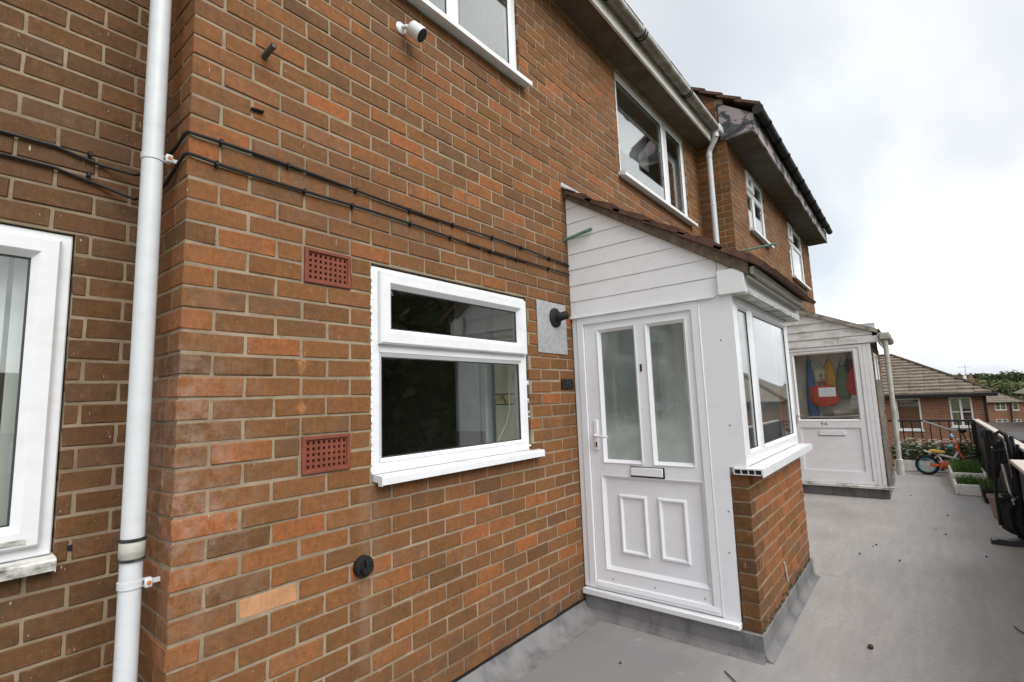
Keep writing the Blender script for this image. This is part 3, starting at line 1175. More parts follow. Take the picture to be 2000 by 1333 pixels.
k.build('tall_cupboard', [plain('grey_cupboard', (0.50, 0.52, 0.55), 0.5), plain('dull_grey_panel', (0.2, 0.19, 0.19), 0.6)], house)
k = MB()
for i in range(7):
    k.box(1.22 + i * 0.105, 1.32 + i * 0.105, 2.86, 2.885, 0.2, 2.1, 0.006)
k.box(1.15, 1.20, 2.84, 2.9, 0.2, 2.15)
k.mi = 1
k.box(1.24, 1.30, 2.835, 2.86, 1.1, 1.14)
k.build('plank_door', [plain('grey_door', (0.55, 0.58, 0.56), 0.6), BLACK], house)
k = MB()
k.tube([(1.985, 0.14, 1.60), (1.985, 0.145, 1.46), (1.97, 0.16, 1.36), (1.93, 0.19, 1.27), (1.90, 0.20, 1.215), (1.91, 0.19, 1.19)], 0.0035, 6)
k.tube([(2.0, 0.115, 1.75), (2.0, 0.115, 1.20)], 0.003, 6)
k.build('blind_cord', CREAM, house)
k = MB(F0)
k.box(0.80, 2.03, -0.30, -0.08, 1.150, 1.180)
k.build('inner_sill', PVC, house)

# upper windows
win = MB(F0); win.box(0.80, 2.06, -0.09, -0.08, 3.742, 3.748)
win = win.build('window', PVC, house, label='upper window above the security camera')
d = -0.02
window_frame(F0, win, 0.806, 2.052, 3.79, 4.745, d, 0.05, [(1.425, 0.036)])
lite(F0, win, 0.856, 1.389, 3.84, 4.695, d, GLASSM)
lite(F0, win, 1.461, 2.002, 3.84, 4.695, d, GLASSM)
sill_part(F0, win, 0.775, 2.105, 3.748, 3.79, -0.05, 0.07)
room(house, F0, 0.6, 2.2, 3.6, 4.74, 0.31, 1.6, WALLP)
win = MB(F0); win.box(3.60, 5.47, -0.09, -0.08, 3.58, 3.586)
win = win.build('window', PVC, house, label='upper window reflecting sky above the porch roof')
window_frame(F0, win, 3.606, 5.462, 3.625, 4.708, d, 0.05, [(4.86, 0.05)])
lite(F0, win, 3.656, 4.81, 3.675, 4.658, d, GLASSM)
lite(F0, win, 4.91, 5.412, 3.675, 4.658, d, GLASSM)
sill_part(F0, win, 3.555, 5.53, 3.585, 3.625, -0.05, 0.07)
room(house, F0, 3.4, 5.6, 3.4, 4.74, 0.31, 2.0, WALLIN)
bm_ = MB(F0)
bm_.box(3.66, 4.82, -0.22, -0.215, 4.12, 4.7)
bm_.build('roller_blind', plain('grey_blind', (0.30, 0.30, 0.31), 0.8), house)

# eaves
sf = MB()
for (a, b_) in ((-6.0, -2.4), (-2.394, 1.2), (1.206, 4.02), (4.026, XR - 0.03)):
    if a < 0:
        continue
    sf.box(a, b_, -0.222, 0.02, 4.752, 4.80)
sf.box(-0.05, 1.2, -0.222, 0.02, 4.752, 4.80)
sf.build('soffit', SOFFIT, house)
fa = MB()
fa.box(-0.06, XR - 0.03, -0.246, -0.2225, 4.735, 4.905, 0.003)
fa.build('fascia', FASCIA, house)
def gutter(parent, x0, x1, yc, zc, r, mat, bstep, bmat, clips=(), name='gutter'):
    g = MB()
    pr = []
    for i in range(13):
        a_ = PI + PI * i / 12
        pr.append((yc + r * math.cos(a_), zc + r * math.sin(a_)))
    for i in range(12, -1, -1):
        a_ = PI + PI * i / 12
        pr.append((yc + (r - .004) * math.cos(a_), zc + (r - .004) * math.sin(a_)))
    A = [g.bm.verts.new((x0, a_, b_)) for a_, b_ in pr]
    B = [g.bm.verts.new((x1, a_, b_)) for a_, b_ in pr]
    n_ = len(pr)
    for i in range(n_):
        j = (i + 1) % n_
        f = g.bm.faces.new((A[i], A[j], B[j], B[i])); f.smooth = i not in (12, n_ - 1)
    for V in (A, B):
        for i in range(12):
            g.bm.faces.new((V[i], V[i + 1], V[n_ - 2 - i], V[n_ - 1 - i]))
    g = g.build(name, mat, parent)
    for x in clips:
        c = MB()
        for dx_ in (0.0, 0.045):
            P = [(x + dx_, yc + (r + .005) * math.cos(PI + PI * i / 12), zc + (r + .005) * math.sin(PI + PI * i / 12)) for i in range(13)]
            c.tube(P, 0.006, 6)
        c.build('gutter_clip', bmat, g)
    return g
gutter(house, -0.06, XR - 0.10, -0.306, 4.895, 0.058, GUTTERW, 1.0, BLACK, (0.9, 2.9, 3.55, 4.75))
# roof slope with tile courses
def tiled_slope(parent, x0, x1, ye, ze, yr, zr, n_rows, mat, tw=0.33, th=0.03, ind=0, name='roof_tile', mat2=None):
    """rows of tiles rising from eave (ye,ze) to ridge (yr,zr); first ind tiles are parts, the rest stuff"""
    rest = MB()
    cnt = 0
    sl_ = math.hypot(yr - ye, zr - ze)
    ty, tz = (yr - ye) / sl_, (zr - ze) / sl_
    ny_, nz_ = -tz * (1 if ye < yr else 1), ty
    if nz_ < 0: ny_, nz_ = -ny_, -nz_
    step = sl_ / n_rows
    for r_ in range(n_rows):
        off = (r_ % 2) * tw / 2
        x = x0 - off
        while x < x1 - 0.01:
            a, b_ = max(x, x0), min(x + tw - 0.004, x1)
            x += tw
            if b_ - a < 0.02:
                continue
            s0, s1 = r_ * step - 0.02, (r_ + 1) * step + 0.03
            j1, j2 = R.uniform(-.004, .004), R.uniform(-.004, .004)
            tgt = MB() if (ind and cnt < ind) else rest
            pts = []
            for s_, h_ in ((s0, th + 0.012 + j1), (s1, 0.012 + j2)):
                for q in (0, th):
                    pts.append((ye + ty * s_ + ny_ * (h_ - th + q), ze + tz * s_ + nz_ * (h_ - th + q)))
            tgt.poly([pts[0], pts[1], pts[3], pts[2]], a, b_, 'u')
            cnt += 1
            if tgt is not rest:
                tgt.build(name, mat, parent)
    if rest.bm.verts:
        rest.build('roof_tiles', mat, parent, kind='stuff')
tiled_slope(house, -0.06, XR - 0.02, -0.30, 4.935, 3.6, 7.9, 14, TILED)
rb = MB()
rb.poly([(-0.22, 4.905), (3.6, 7.86), (7.4, 4.905), (7.4, 4.80), (-0.22, 4.80)], -0.05, XR - 0.03, 'u')
rb.build('roof', TILED, house)

# ================================================================ HOUSE 0 (recessed unit at the left)
house0 = thing('brick_house', (-3.0, 2.4, 0), 'recessed brick house at the left behind the downpipe, with grimy white window', 'house')
OPL = (-1.65, -0.222, J0 - 15 * CRS, J0 - 0.004)
m = MB(LW)
core(m, -6.0, -0.0040, 0.02, 4.75, -0.28, -0.0040, [OPL])
m.build('wall', MORTAR, house0)
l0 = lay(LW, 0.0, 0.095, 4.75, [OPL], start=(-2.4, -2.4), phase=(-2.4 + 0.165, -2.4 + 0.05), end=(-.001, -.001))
put_bricks(house0, l0, 300, shade=lambda a: -0.12 + 0.45 * a)  # browner bricks, with the dimness of the recess also put into their tone
win = MB(LW); win.box(-1.65, -0.23, -0.09, -0.08, 0.985, 0.99)
win = win.build('window', PVC, house0, label='white window with vertical blinds and grimy sill')
d = -0.015
window_frame(LW, win, -1.640, -0.228, 1.020, 2.190, d, 0.062, [(-0.93, 0.03)], mat=PVC)
lite(LW, win, -0.935, -0.262, 1.060, 2.160, d, GLASSM, True, PVC)
lite(LW, win, -1.60, -0.96, 1.08, 2.13, d, GLASSM)
sill_part(LW, win, -1.67, -0.224, 0.985, 1.020, -0.05, 0.045, PVCG)
gr_ = MB(LW)
gr_.box(-0.90, -0.30, 0.0165, 0.018, 1.075, 1.092)
gr_.build('grimy_rail', PVCG, win)
room(house0, LW, -2.2, -0.05, 0.3, 2.4, 0.30, 2.0, WALLP)
for i in range(11):
    k = MB()
    x = -1.55 + i * 0.118
    k.poly([(x, 0.580), (x + 0.104, 0.595), (x + 0.104, 0.597), (x, 0.582)], 1.03, 2.2, 'z')
    k.build('blind_slat', BLIND, house0)
sf = MB(); sf.box(-6.0, -0.055, 0.2, 0.47, 4.752, 4.80); sf.build('soffit', SOFFIT, house0)
fa = MB(); fa.box(-6.0, -0.065, 0.18, 0.199, 4.735, 4.9); fa.build('fascia', FASCIA, house0)
rb = MB(); rb.poly([(0.18, 4.905), (3.6, 7.7), (7.4, 4.905), (7.4, 4.80), (0.18, 4.80)], -6.0, -0.07, 'u'); rb.build('roof', TILED, house0)
for (x, z, r_) in ((-0.175, 1.03, .012), (-0.115, 1.045, .011)):
    sc_ = MB(LW)
    sc_.lathe(LW.p(x, -0.003, z), (0, -1, 0), [(0, r_), (0.004, r_ * 0.9)], 8)
    sc_.build('wall_hole', BLACK, house0)

# ================================================================ HOUSE 2 (projecting unit beyond)
YP = -0.385
F2 = Fr(XR, YP, 0)
R2 = Fr(XR, 0.0, -PI / 2)
house2 = thing('brick_house', (9.0, 2.0, 0), 'projecting brick house beyond the white downpipe with black gutter and dark boxed eaves', 'house')
L2 = 6.15
o2 = [(0.85, 1.93, J0 + 19 * CRS, 4.714), (3.78, 5.30, J0 + 17 * CRS, 4.714)]
m = MB(F2)
core(m, 0.0205, L2, 0.02, 5.0, -0.30, -0.0040, o2)
m.build('wall', MORTAR, house2)
m = MB(R2)
m.box(0.0, -YP - 0.0045, -0.29, -0.0040, 0.02, 5.35)
m.build('wall', MORTAR, house2)
gb = MB(R2)
gb.poly([(0.0, 5.35), (0.38, 5.35), (0.32, 5.36), (-2.6, 7.6), (-4.5, 6.2), (-4.5, 4.0), (0.0, 4.0)], -0.29, -0.012)
gb.build('gable', TILE, house2)
b2 = lay(F2, L2, 0.095, 4.95, o2, start=(0.1135, 0.0), phase=(0.108, 0.2218))
r2 = lay(R2, -YP, 0.03, 5.34, (), start=(0.006, 0.006), phase=(0.1605, 0.2745 - .006), end=(-YP, -YP - 0.1135))
put_bricks(house2, b2 + r2, 300)
gv_ = lay(Fr(XR, 0.9, -PI / 2), 0.89, 5.0, 5.9, (), start=(0.3, 0.3), phase=(0.4, 0.51))
put_bricks(house2, [b for b in gv_ if (b[3] - 5.36) < (0.9 - b[2] + 0.32 - 0.32) * 0.77 + 0.0 or b[4] < 5.36], 0)
for (o_, mu, lab) in ((o2[0], 0.42, 'nearer upper window with small top lights'), (o2[1], 0.30, 'farther upper window with small top lights')):
    w_ = MB(F2); w_.box(o_[0], o_[1], -0.09, -0.08, o_[2] + .001, o_[2] + .006)
    w_ = w_.build('window', PVC, house2, label=lab)
    d = -0.02
    u0, u1, z0, z1 = o_[0] + .006, o_[1] - .008, o_[2] + .045, o_[3] - .006
    cu = u0 + (u1 - u0) * mu
    zt = z0 + (z1 - z0) * 0.66
    window_frame(F2, w_, u0, u1, z0, z1, d, 0.05, [(cu, 0.03)], [(u0 + .05, cu - .03, zt, .03), (cu + .03, u1 - .05, zt, .03)])
    lite(F2, w_, u0 + .038, cu - .018, zt + .018, z1 - .038, d, GLASSM, True)
    lite(F2, w_, cu + .03, u1 - .05, zt + .03, z1 - .05, d, GLASSM)
    lite(F2, w_, u0 + .05, cu - .03, z0 + .05, zt - .03, d, GLASSM)
    lite(F2, w_, cu + .03, u1 - .05, z0 + .05, zt - .03, d, GLASSM)
    sill_part(F2, w_, o_[0] - .05, o_[1] + .05, o_[2] + .006, o_[2] + .045, -0.05, 0.07)
    room(house2, F2, o_[0] - .1, o_[1] + .1, o_[2] - .1, 4.74, 0.31, 1.5, WALLP)
    cu_ = MB(F2)
    for i in range(14):
        a = o_[0] + (o_[1] - o_[0]) * i / 14
        b_ = o_[0] + (o_[1] - o_[0]) * (i + 1) / 14
        da, db = (-0.16, -0.19) if i % 2 else (-0.19, -0.16)
        cu_.quad(F2.p(a, da, z0 - .02), F2.p(b_, db, z0 - .02), F2.p(b_, db, zt + 0.0), F2.p(a, da, zt + 0.0))
    cu_.build('net_curtain', CURTAIN, house2)
sb = MB()
sb.box(XR - 0.028, XR + L2 + 0.16, YP - 0.325, YP + 0.01, 4.752, 4.775)
sb.build('soffit', BOXDARK, house2)
fa = MB()
fa.box(XR - 0.028, XR + L2 + 0.16, YP - 0.35, YP - 0.3255, 4.742, 4.99, 0.003)
fa.build('fascia', PEEL, house2)
be = MB()
be.poly([(YP + 0.06, 4.776), (YP - 0.3245, 4.776), (YP - 0.3245, 5.0), (YP + 0.06, 5.28)], XR - 0.028, XR - 0.006, 'u')
be.build('boxed_eave_end', PEEL, house2, label='boxed eave end with peeling grey paint')
ss = MB()
ss.box(XR - 0.034, XR - 0.029, YP + 0.062, YP + 0.075, 4.76, 5.27)
ss.build('lead_strip', BLACK, house2)
gutter(house2, XR - 0.05, XR + L2 + 0.22, YP - 0.412, 5.005, 0.060, BLACK, 0.9, BLACK, (6.3, 6.9, 7.5, 8.1, 8.7, 9.3, 9.9, 10.5, 11.1, 11.7))
ge = MB()
ge.lathe((XR - 0.058, YP - 0.412, 5.0), (1, 0, 0), [(0, 0.064), (0.02, 0.064)], 16)
ge.build('gutter_end', BLACK, house2)
tiled_slope(house2, XR - 0.06, XR + L2 + 0.2, YP - 0.40, 5.055, 2.4, 7.35, 15, TILE, 0.30, 0.034, 40)
rb = MB()
rb.poly([(YP - 0.33, 5.0), (2.4, 7.28), (5.4, 5.0)], XR + 0.02, XR + L2, 'u')
rb.build('roof', TILED, house2)
vp = MB()
vp.lathe((6.55, 0.07, 5.38), (0, 0, 1), [(0, 0.06), (0.30, 0.06), (0.30, 0.075), (0.345, 0.075), (0.345, 0.05), (0.33, 0.05)], 14)
vp.build('vent_pipe', TILED, house2)
wall_end = MB()
wall_end.box(XR + L2 - 0.0, XR + L2 + 0.004, YP + 0.02, 3.0, 0.02, 5.0)
wall_end.build('end_wall', FARBRICK, house2)

# ================================================================ DOWNPIPES
dp = thing('downpipe', (-0.078, 0.115, 0), 'grey white downpipe with stained joint collar in the recess beside the near corner', 'drainpipe')
px_, py_, pr_ = -0.078, 0.115, 0.034
k = MB(); k.tube([(px_, py_, 1.06), (px_ - .0, py_, 4.9)], pr_, 20); k.build('pipe', PIPE, dp)
k = MB(); k.tube([(px_, py_, 0.03), (px_, py_, 1.059)], pr_ - .001, 20); k.build('pipe', PIPE, dp)
k = MB(); k.lathe((px_, py_, 1.025), (0, 0, 1), [(0, pr_ + .001), (0.004, pr_ + .0035), (0.058, pr_ + .0035), (0.062, pr_ + .001)], 20); k.build('collar', PIPEG, dp)
for z, h_ in ((1.0165, .0085), (1.0795, .0115)):
    k = MB()
    k.lathe((px_, py_, z), (0, 0, 1), [(0, pr_ + .001), (.001, pr_ + .0048), (h_ - .001, pr_ + .0048), (h_, pr_ + .001)], 24)
    k.build('grime_ring', plain('black_grime', (0.03, 0.028, 0.024), 0.9, 0.9, 45), dp)
for z in (2.43, 0.93):
    k = MB()
    k.lathe((px_, py_, z), (0, 0, 1), [(0, pr_ + .003), (0.022, pr_ + .003)], 20)
    k.box(px_ + 0.030, px_ + 0.052, py_ - 0.045, py_ - 0.018, z - .004, z + 0.026, .003)
    k.box(px_ + 0.03, -0.001, py_ - 0.03, py_ - 0.02, z + .004, z + 0.018)
    k = k.build('pipe_clip', PIPE, dp)
    s_ = MB(); s_.lathe((px_ + 0.041, py_ - 0.045, z + .011), (0, -1, 0), [(0, .007), (.004, .0065)], 8); s_.build('bolt', RUSTY, k)
for pts in ([(-0.016, 0.17, 4.0), (-0.016, 0.172, 3.0), (-0.018, 0.165, 2.4), (-0.015, 0.17, 1.4), (-0.017, 0.172, 0.1)],):
    pass

dp2 = thing('downpipe', (5.86, -0.16, 0), 'white downpipe with swan neck between the two upper windows', 'drainpipe')
k = MB()
k.tube([(5.80, -0.300, 4.90), (5.80, -0.30, 4.79), (5.815, -0.285, 4.76), (5.845, -0.205, 4.66), (5.85, -0.19, 4.63), (5.85, -0.185, 4.58)], 0.036, 14)
k.build('swan_neck', PIPE, dp2)
k = MB(); k.tube([(5.85, -0.185, 4.60), (5.85, -0.185, 0.05)], 0.034, 14); k.build('pipe', PIPE, dp2)
k = MB()
k.lathe((5.85, -0.185, 4.55), (0, 0, 1), [(0, .039), (0.06, .039)], 14)
k.lathe((5.80, -0.30, 4.77), (0, 0, 1), [(0, .041), (0.05, .041)], 14)
k.build('collar', PIPE, dp2)
k = MB(); k.box(5.78, 5.93, -0.37, -0.235, 4.83, 4.93, .01); k.build('gutter_outlet', PIPE, dp2)
k = MB(); k.lathe((5.85, -0.185, 3.9), (0, 0, 1), [(0, .038), (0.02, .038)], 14); k.box(5.87, 5.949, -0.195, -0.175, 3.905, 3.915); k.build('pipe_clip', PIPE, dp2)

# ================================================================ CABLES
def cable(z, sag, lab, right_end):
    t_ = thing('cable', (0.0, -0.02, z), lab, 'cable')
    pts = []
    for x in (-2.2, -1.6, -1.0, -0.6, -0.3):
        pts.append((x, 0.441, z + 0.008 * math.sin(x * 9 + z)))
    pts += [(-0.16, 0.438, z - 0.03), (-0.06, 0.40, z - 0.065 * sag), (-0.02, 0.30, z - 0.075 * sag), (-0.013, 0.18, z - 0.05 * sag), (-0.011, 0.07, z - 0.012), (-0.010, 0.015, z + 0.008), (-0.004, -0.006, z + 0.01), (0.03, -0.010, z + 0.008)]
    n_ = 26
    for i in range(1, n_ + 1):
        x = 0.03 + (right_end - 0.03) * i / n_
        pts.append((x, -0.009, z + 0.006 * math.sin(x * 4.1 + z * 30) + 0.008 - 0.006 * x / 2.6))
    k = MB(); k.tube(pts, 0.0062, 8); k.build('sheath', BLACK, t_)
    for x in [0.10 + 0.31 * i + R.uniform(-.05, .05) for i in range(9)] + [-0.2, -0.75]:
        if x > right_end - 0.05:
            continue
        y = -0.001 if x > 0 else 0.449
        zz = z + (0.006 * math.sin(x * 4.1 + z * 30) + 0.008 - 0.006 * x / 2.6 if x > 0 else 0.008 * math.sin(x * 9 + z))
        k = MB()
        k.box(x - .006, x + .006, y - 0.020, y - 0.0, zz - .010, zz + .010, .002)
        k.lathe((x, y, zz - .013), (0, -1, 0), [(0, .004), (.014, .004)], 6)
        k.build('cable_clip', BLACK, t_)
    return t_
cable(2.520, 0.7, 'upper of the two black cables clipped across the brick wall', 2.575)
cable(2.437, 1.0, 'lower of the two black cables clipped across the brick wall', 2.575)

# ================================================================ SMALL FITTINGS ON THE FACADE
t_ = thing('security_camera', (1.02, 0.0, 3.53), 'white security camera on a round bracket below the upper window', 'security camera')
k = MB(); k.lathe((0.985, 0.0, 3.545), (0, -1, 0), [(-0.002, .033), (.006, .033), (.012, .026), (.016, .014)], 18); k.build('wall_plate', PVC, t_)
k = MB(); k.tube([(0.985, -0.012, 3.545), (0.995, -0.04, 3.54), (1.012, -0.062, 3.525)], [.011, .012, .014], 10); k.build('bracket_arm', PVC, t_)
ax_ = Vector((0.42, -0.60, -0.66)).normalized()
c0 = Vector((1.014, -0.062, 3.532))
k = MB(); k.lathe(c0 - ax_ * 0.008, ax_, [(0, .026), (.004, .036), (.010, .040), (.074, .042), (.082, .039)], 20); k.build('camera_body', PVC, t_)
k = MB(); k.lathe(c0 + ax_ * 0.0745, ax_, [(0, .0375), (.0012, .036), (.0016, .012)], 20); k.build('lens_face', BLACK, t_)

t_ = thing('boiler_flue', (2.36, 0.0, 2.0), 'black flue elbow on a square embossed metal plate beside the kitchen window', 'flue')
k = MB(F0); k.box(2.135, 2.500, 0.0035, 0.0065, 1.828, 2.196); k.build('cover_plate', PLATE, t_)
k = MB(); k.lathe((2.355, -0.0065, 2.088), (0, -1, 0), [(0, .072), (.010, .070), (.018, .056), (.022, .040)], 22); k.build('flange', RUBBER, t_)
k = MB(); k.tube([(2.355, -0.02, 2.088), (2.356, -0.042, 2.089), (2.364, -0.060, 2.093), (2.384, -0.073, 2.100), (2.396, -0.079, 2.104)], [.032, .032, .031, .030, .031], 16, caps=False)
k.tube([(2.394, -0.078, 2.103), (2.364, -0.060, 2.093)], [.026, .024], 16)
k.build('elbow', RUBBER, t_)

t_ = thing('number_plate', (2.475, 0.0, 1.575), 'small dark house number plate on the wall beside the porch', 'number plate')
k = MB(F0); k.box(2.400, 2.556, 0.003, 0.013, 1.576, 1.648, .003); k.build('plate', plain('slate_plate', (0.012, 0.013, 0.014), 0.6, spec=0.25), t_)
text_mesh('number', '95', F0, 2.478, 0.0145, 1.612, 0.062, plain('dark_grey_numerals', (0.035, 0.037, 0.038), 0.5, spec=0.3), t_)

t_ = thing('wall_vent', (0.742, 0.0, 0.76), 'round black vent cap low on the brick wall', 'vent')
k = MB(); k.lathe((0.742, 0.0, 0.801), (0, -1, 0), [(-0.002, .046), (.022, .046), (.028, .042), (.030, .030)], 22); k.build('cap', BLACK, t_)
k = MB(); k.poly([(0.742 + .030 * math.cos(a * PI / 6), 0.801 + .030 * math.sin(a * PI / 6)) for a in range(6, 13)], -0.048, -0.030); k.build('hood', BLACK, t_)
k = MB(); k.box(0.735, 0.749, -0.0485, -0.03, 0.775, 0.833, .002); k.build('rib', BLACK, t_)

def stub(name, a, b_, r_, mat, lab):
    k = MB()
    a, b_ = Vector(a), Vector(b_)
    k.tube([a, a.lerp(b_, .5), b_], r_, 12, caps=False)
    k.tube([b_, a], [r_ * 0.78] * 2, 12)
    k.build(name, mat, label=lab, cat='pipe')
stub('overflow_pipe', (0.262, 0.01, 2.975), (0.268, -0.075, 2.995), 0.0125, DGREEN, 'short dull green overflow pipe stub high on the brick wall')
stub('overflow_pipe', (2.548, 0.01, 2.715), (2.552, -0.235, 2.747), 0.0125, GREENP, 'green overflow pipe sticking out beside the porch cladding')
stub('overflow_pipe', (6.25, YP + 0.01, 3.345), (6.28, YP - 0.40, 3.36), 0.014, GREENP, 'green overflow pipe sticking out of the farther brick house')
k = MB(); k.tube([(0.215, -0.0052, 2.722), (0.262, -0.0058, 2.726)], [.010, .012], 8, flat=0.5)
k.build('open_joint', TERRAD, house)

# ================================================================ PORCH 1
PX, PY, PE = 2.586, -1.163, 4.20
D1 = Fr(PX, 0, -PI / 2)               # side with the door, u = -y, faces -x
W1 = Fr(PX, PY, 0)                    # front with the window, faces -y
porch = thing('porch', (3.4, -0.6, 0), 'nearer white clad lean-to porch with brown tiled roof and glazed door', 'porch')
ub = MB()
ub.box(PX - 0.022, PE + 0.03, PY - 0.012, -0.012, 0.001, 0.137, .004)
ub.build('upstand', UPST, porch)
ub = MB()
pf = [(0, 0.045), (-0.008, 0.022), (-0.020, 0.009), (-0.040, 0.002), (-0.040, 0.001), (0, 0.001)]
ub.poly([(PY - 0.012 + a, b_) for a, b_ in pf], PX - 0.022, PE + 0.03, 'u')
f_ = Fr(0, 0, 0)
ub.fr = Fr(PX - 0.022, 0, -PI / 2)
ub.poly([(-a, b_) for a, b_ in pf], 0.0, 1.175, 'u')
ub.build('felt_fillet', UPST, porch)
# dwarf wall
m = MB(W1)
m.box(0.005, PE - PX - 0.005, -0.098, -0.0040, 0.12, 1.022)
m.build('wall', MORTAR, porch)
fb = lay(W1, PE - PX, 0.137, 1.024, (), start=(0.0, 0.0), phase=(0.108, 0.2218), j0=1.024, end=(PE - PX, PE - PX))
fb = [(f, a, b_, z0, z1, 0.1025) for f, a, b_, z0, z1, D in fb]
put_bricks(porch, fb, 300, shade=lambda a: min(0.9, a * 1.15 + 0.16), special=lambda b: R.uniform(0.02, 0.32) if b[1] < 0.02 else None)
mo = MB(W1)
for (u0, u1, z0, z1) in ((0.02, 0.6, 0.137, 0.17), (0.5, 1.2, 0.137, 0.185), (1.1, 1.58, 0.137, 0.20)):
    for i in range(40):
        u, z = R.uniform(u0, u1), z0 + abs(R.gauss(0, 0.018))
        s_ = R.uniform(.004, .011)
        mo.box(u - s_, u + s_, 0.0, 0.006, z - s_ * .6, z + s_ * .6)
mo.build('moss', plain('moss', (0.06, 0.062, 0.028), 0.95, 0.4, 40), porch, kind='stuff')
st_ = MB(); st_.tube([(PX + 0.66, PY - 0.006, 0.36), (PX + 0.70, PY - 0.010, 0.225)], .006, 6); st_.build('bare_stick', PIPEG, porch)

# door side: frame
df = MB(D1)
rect_frame(df, 0.045, 0.957, 0.182, 2.10, -0.06, 0.006, 0.055, 0.004, bottom=0.03)
df = df.build('door_frame', PVCD, porch)
k = MB(D1); k.box(0.004, 0.0445, -0.05, 0.0, 0.182, 2.105, .003); k.build('trim', PVCD, df)
k = MB(D1); k.box(0.0, 0.0038, -0.03, -0.004, 0.14, 2.9); k.build('dark_joint', BLACK, df)
# threshold
k = MB(D1); k.box(0.006, 1.056, -0.06, 0.045, 0.140, 0.176, .005); k.build('threshold', PVC, porch)
# leaf
door = MB(D1)
u0, u1, z0, z1, dd = 0.104, 0.950 - 0.006, 0.200, 2.075, -0.008
G1, G2 = (0.215, 0.498, 1.055, 1.990), (0.588, 0.850, 1.055, 1.990)
PN = (0.186, 0.886, 0.325, 0.955)
core(door, u0, u1, z0, z1, dd - 0.05, dd, [G1, G2, PN])
door = door.build('door', PVCD, porch)
for g in (G1, G2):
    k = MB(D1)
    bead_frame(k, g[0] - .006, g[1] + .006, g[2] - .006, g[3] + .006, dd - 0.014, dd + 0.008, 0.021)
    k.build('glazing_bead', PVCD, door)
    pane(D1, g[0] + .014, g[1] - .014, g[2] + .014, g[3] - .014, dd - 0.016, door, MIST)
k = MB(D1); k.box(PN[0] - .01, PN[1] + .01, dd - 0.045, dd - 0.016, PN[2] - .01, PN[3] + .01); k.build('door_panel', PVCD, door)
k = MB(D1); bead_frame(k, PN[0] - .004, PN[1] + .004, PN[2] - .004, PN[3] + .004, dd - 0.014, dd + 0.005, 0.024); k.build('panel_bead', PVCD, door)
for (a, b_) in ((0.302, 0.505), (0.582, 0.775)):
    k = MB(D1)
    q = [a, b_, 0.440, 0.836]
    rect_frame(k, q[0], q[1], q[2], q[3], dd - 0.02, dd - 0.002, 0.026, 0.0085)
    k.build('moulding', PVCD, door)
lp = MB(D1); lp.box(0.408, 0.650, dd, dd + 0.006, 0.962, 1.032, .002); lp = lp.build('letter_plate', BLACK, door)
k = MB(D1); k.box(0.413, 0.640, dd + 0.006, dd + 0.014, 0.972, 1.027, .003); k.build('flap', PVCD, lp)
hp = MB(D1); hp.box(0.142, 0.176, dd, dd + 0.010, 1.13, 1.345, .004); hp = hp.build('handle_plate', PVCD, door)
k = MB(); k.tube([D1.p(0.158, dd + .01, 1.235), D1.p(0.158, dd + .045, 1.235), D1.p(0.175, dd + .055, 1.235), D1.p(0.275, dd + .052, 1.228)], [.010, .009, .0085, .007], 10); k.build('lever', PVCD, hp)
k = MB(D1); k.box(0.153, 0.165, dd + .01, dd + .0125, 1.155, 1.19, .001); k.build('keyhole', BLACK, hp)
k = MB(D1); k.box(0.527, 0.540, dd, dd + .006, 1.672, 1.722, .001); k.build('spyhole', BLACK, door)
k = MB(D1)
for u in (0.228, 0.53, 0.85):
    k.lathe(D1.p(u, dd, 0.262), D1.n, [(0, .006), (.002, .005)], 8)
k.build('screw_cap', plain('grey_cap', (0.3, 0.3, 0.31), 0.5), door)
k = MB(D1); k.poly([(dd, 0.205), (dd + .02, 0.205), (dd + .014, 0.232), (dd, 0.236)], u0 + .004, u1 - .004, 'u'); k.build('weather_bar', PVCD, door)
# pilaster panel, notched over the brick end
pil = MB(D1)
pil.poly([(0.958, 0.178), (1.052, 0.178), (1.060, 1.022), (1.060, 1.060), (1.160, 1.060), (1.160, 2.108), (0.958, 2.108)], -0.03, 0.004)
pil = pil.build('side_panel', PVCD, porch)
k = MB(D1)
for (u, z) in ((1.075, 1.83), (1.085, 1.31), (1.035, 0.80), (1.02, 0.56)):
    k.lathe(D1.p(u, .004, z), D1.n, [(0, .006), (.002, .005)], 8)
k.build('screw_cap', plain('grey_cap', (0.2, 0.2, 0.21), 0.5), pil)
k = MB(D1); k.box(0.9505, 0.9575, -.02, 0.0085, 0.182, 2.10, .002); k.build('cover_strip', PVCD, pil)
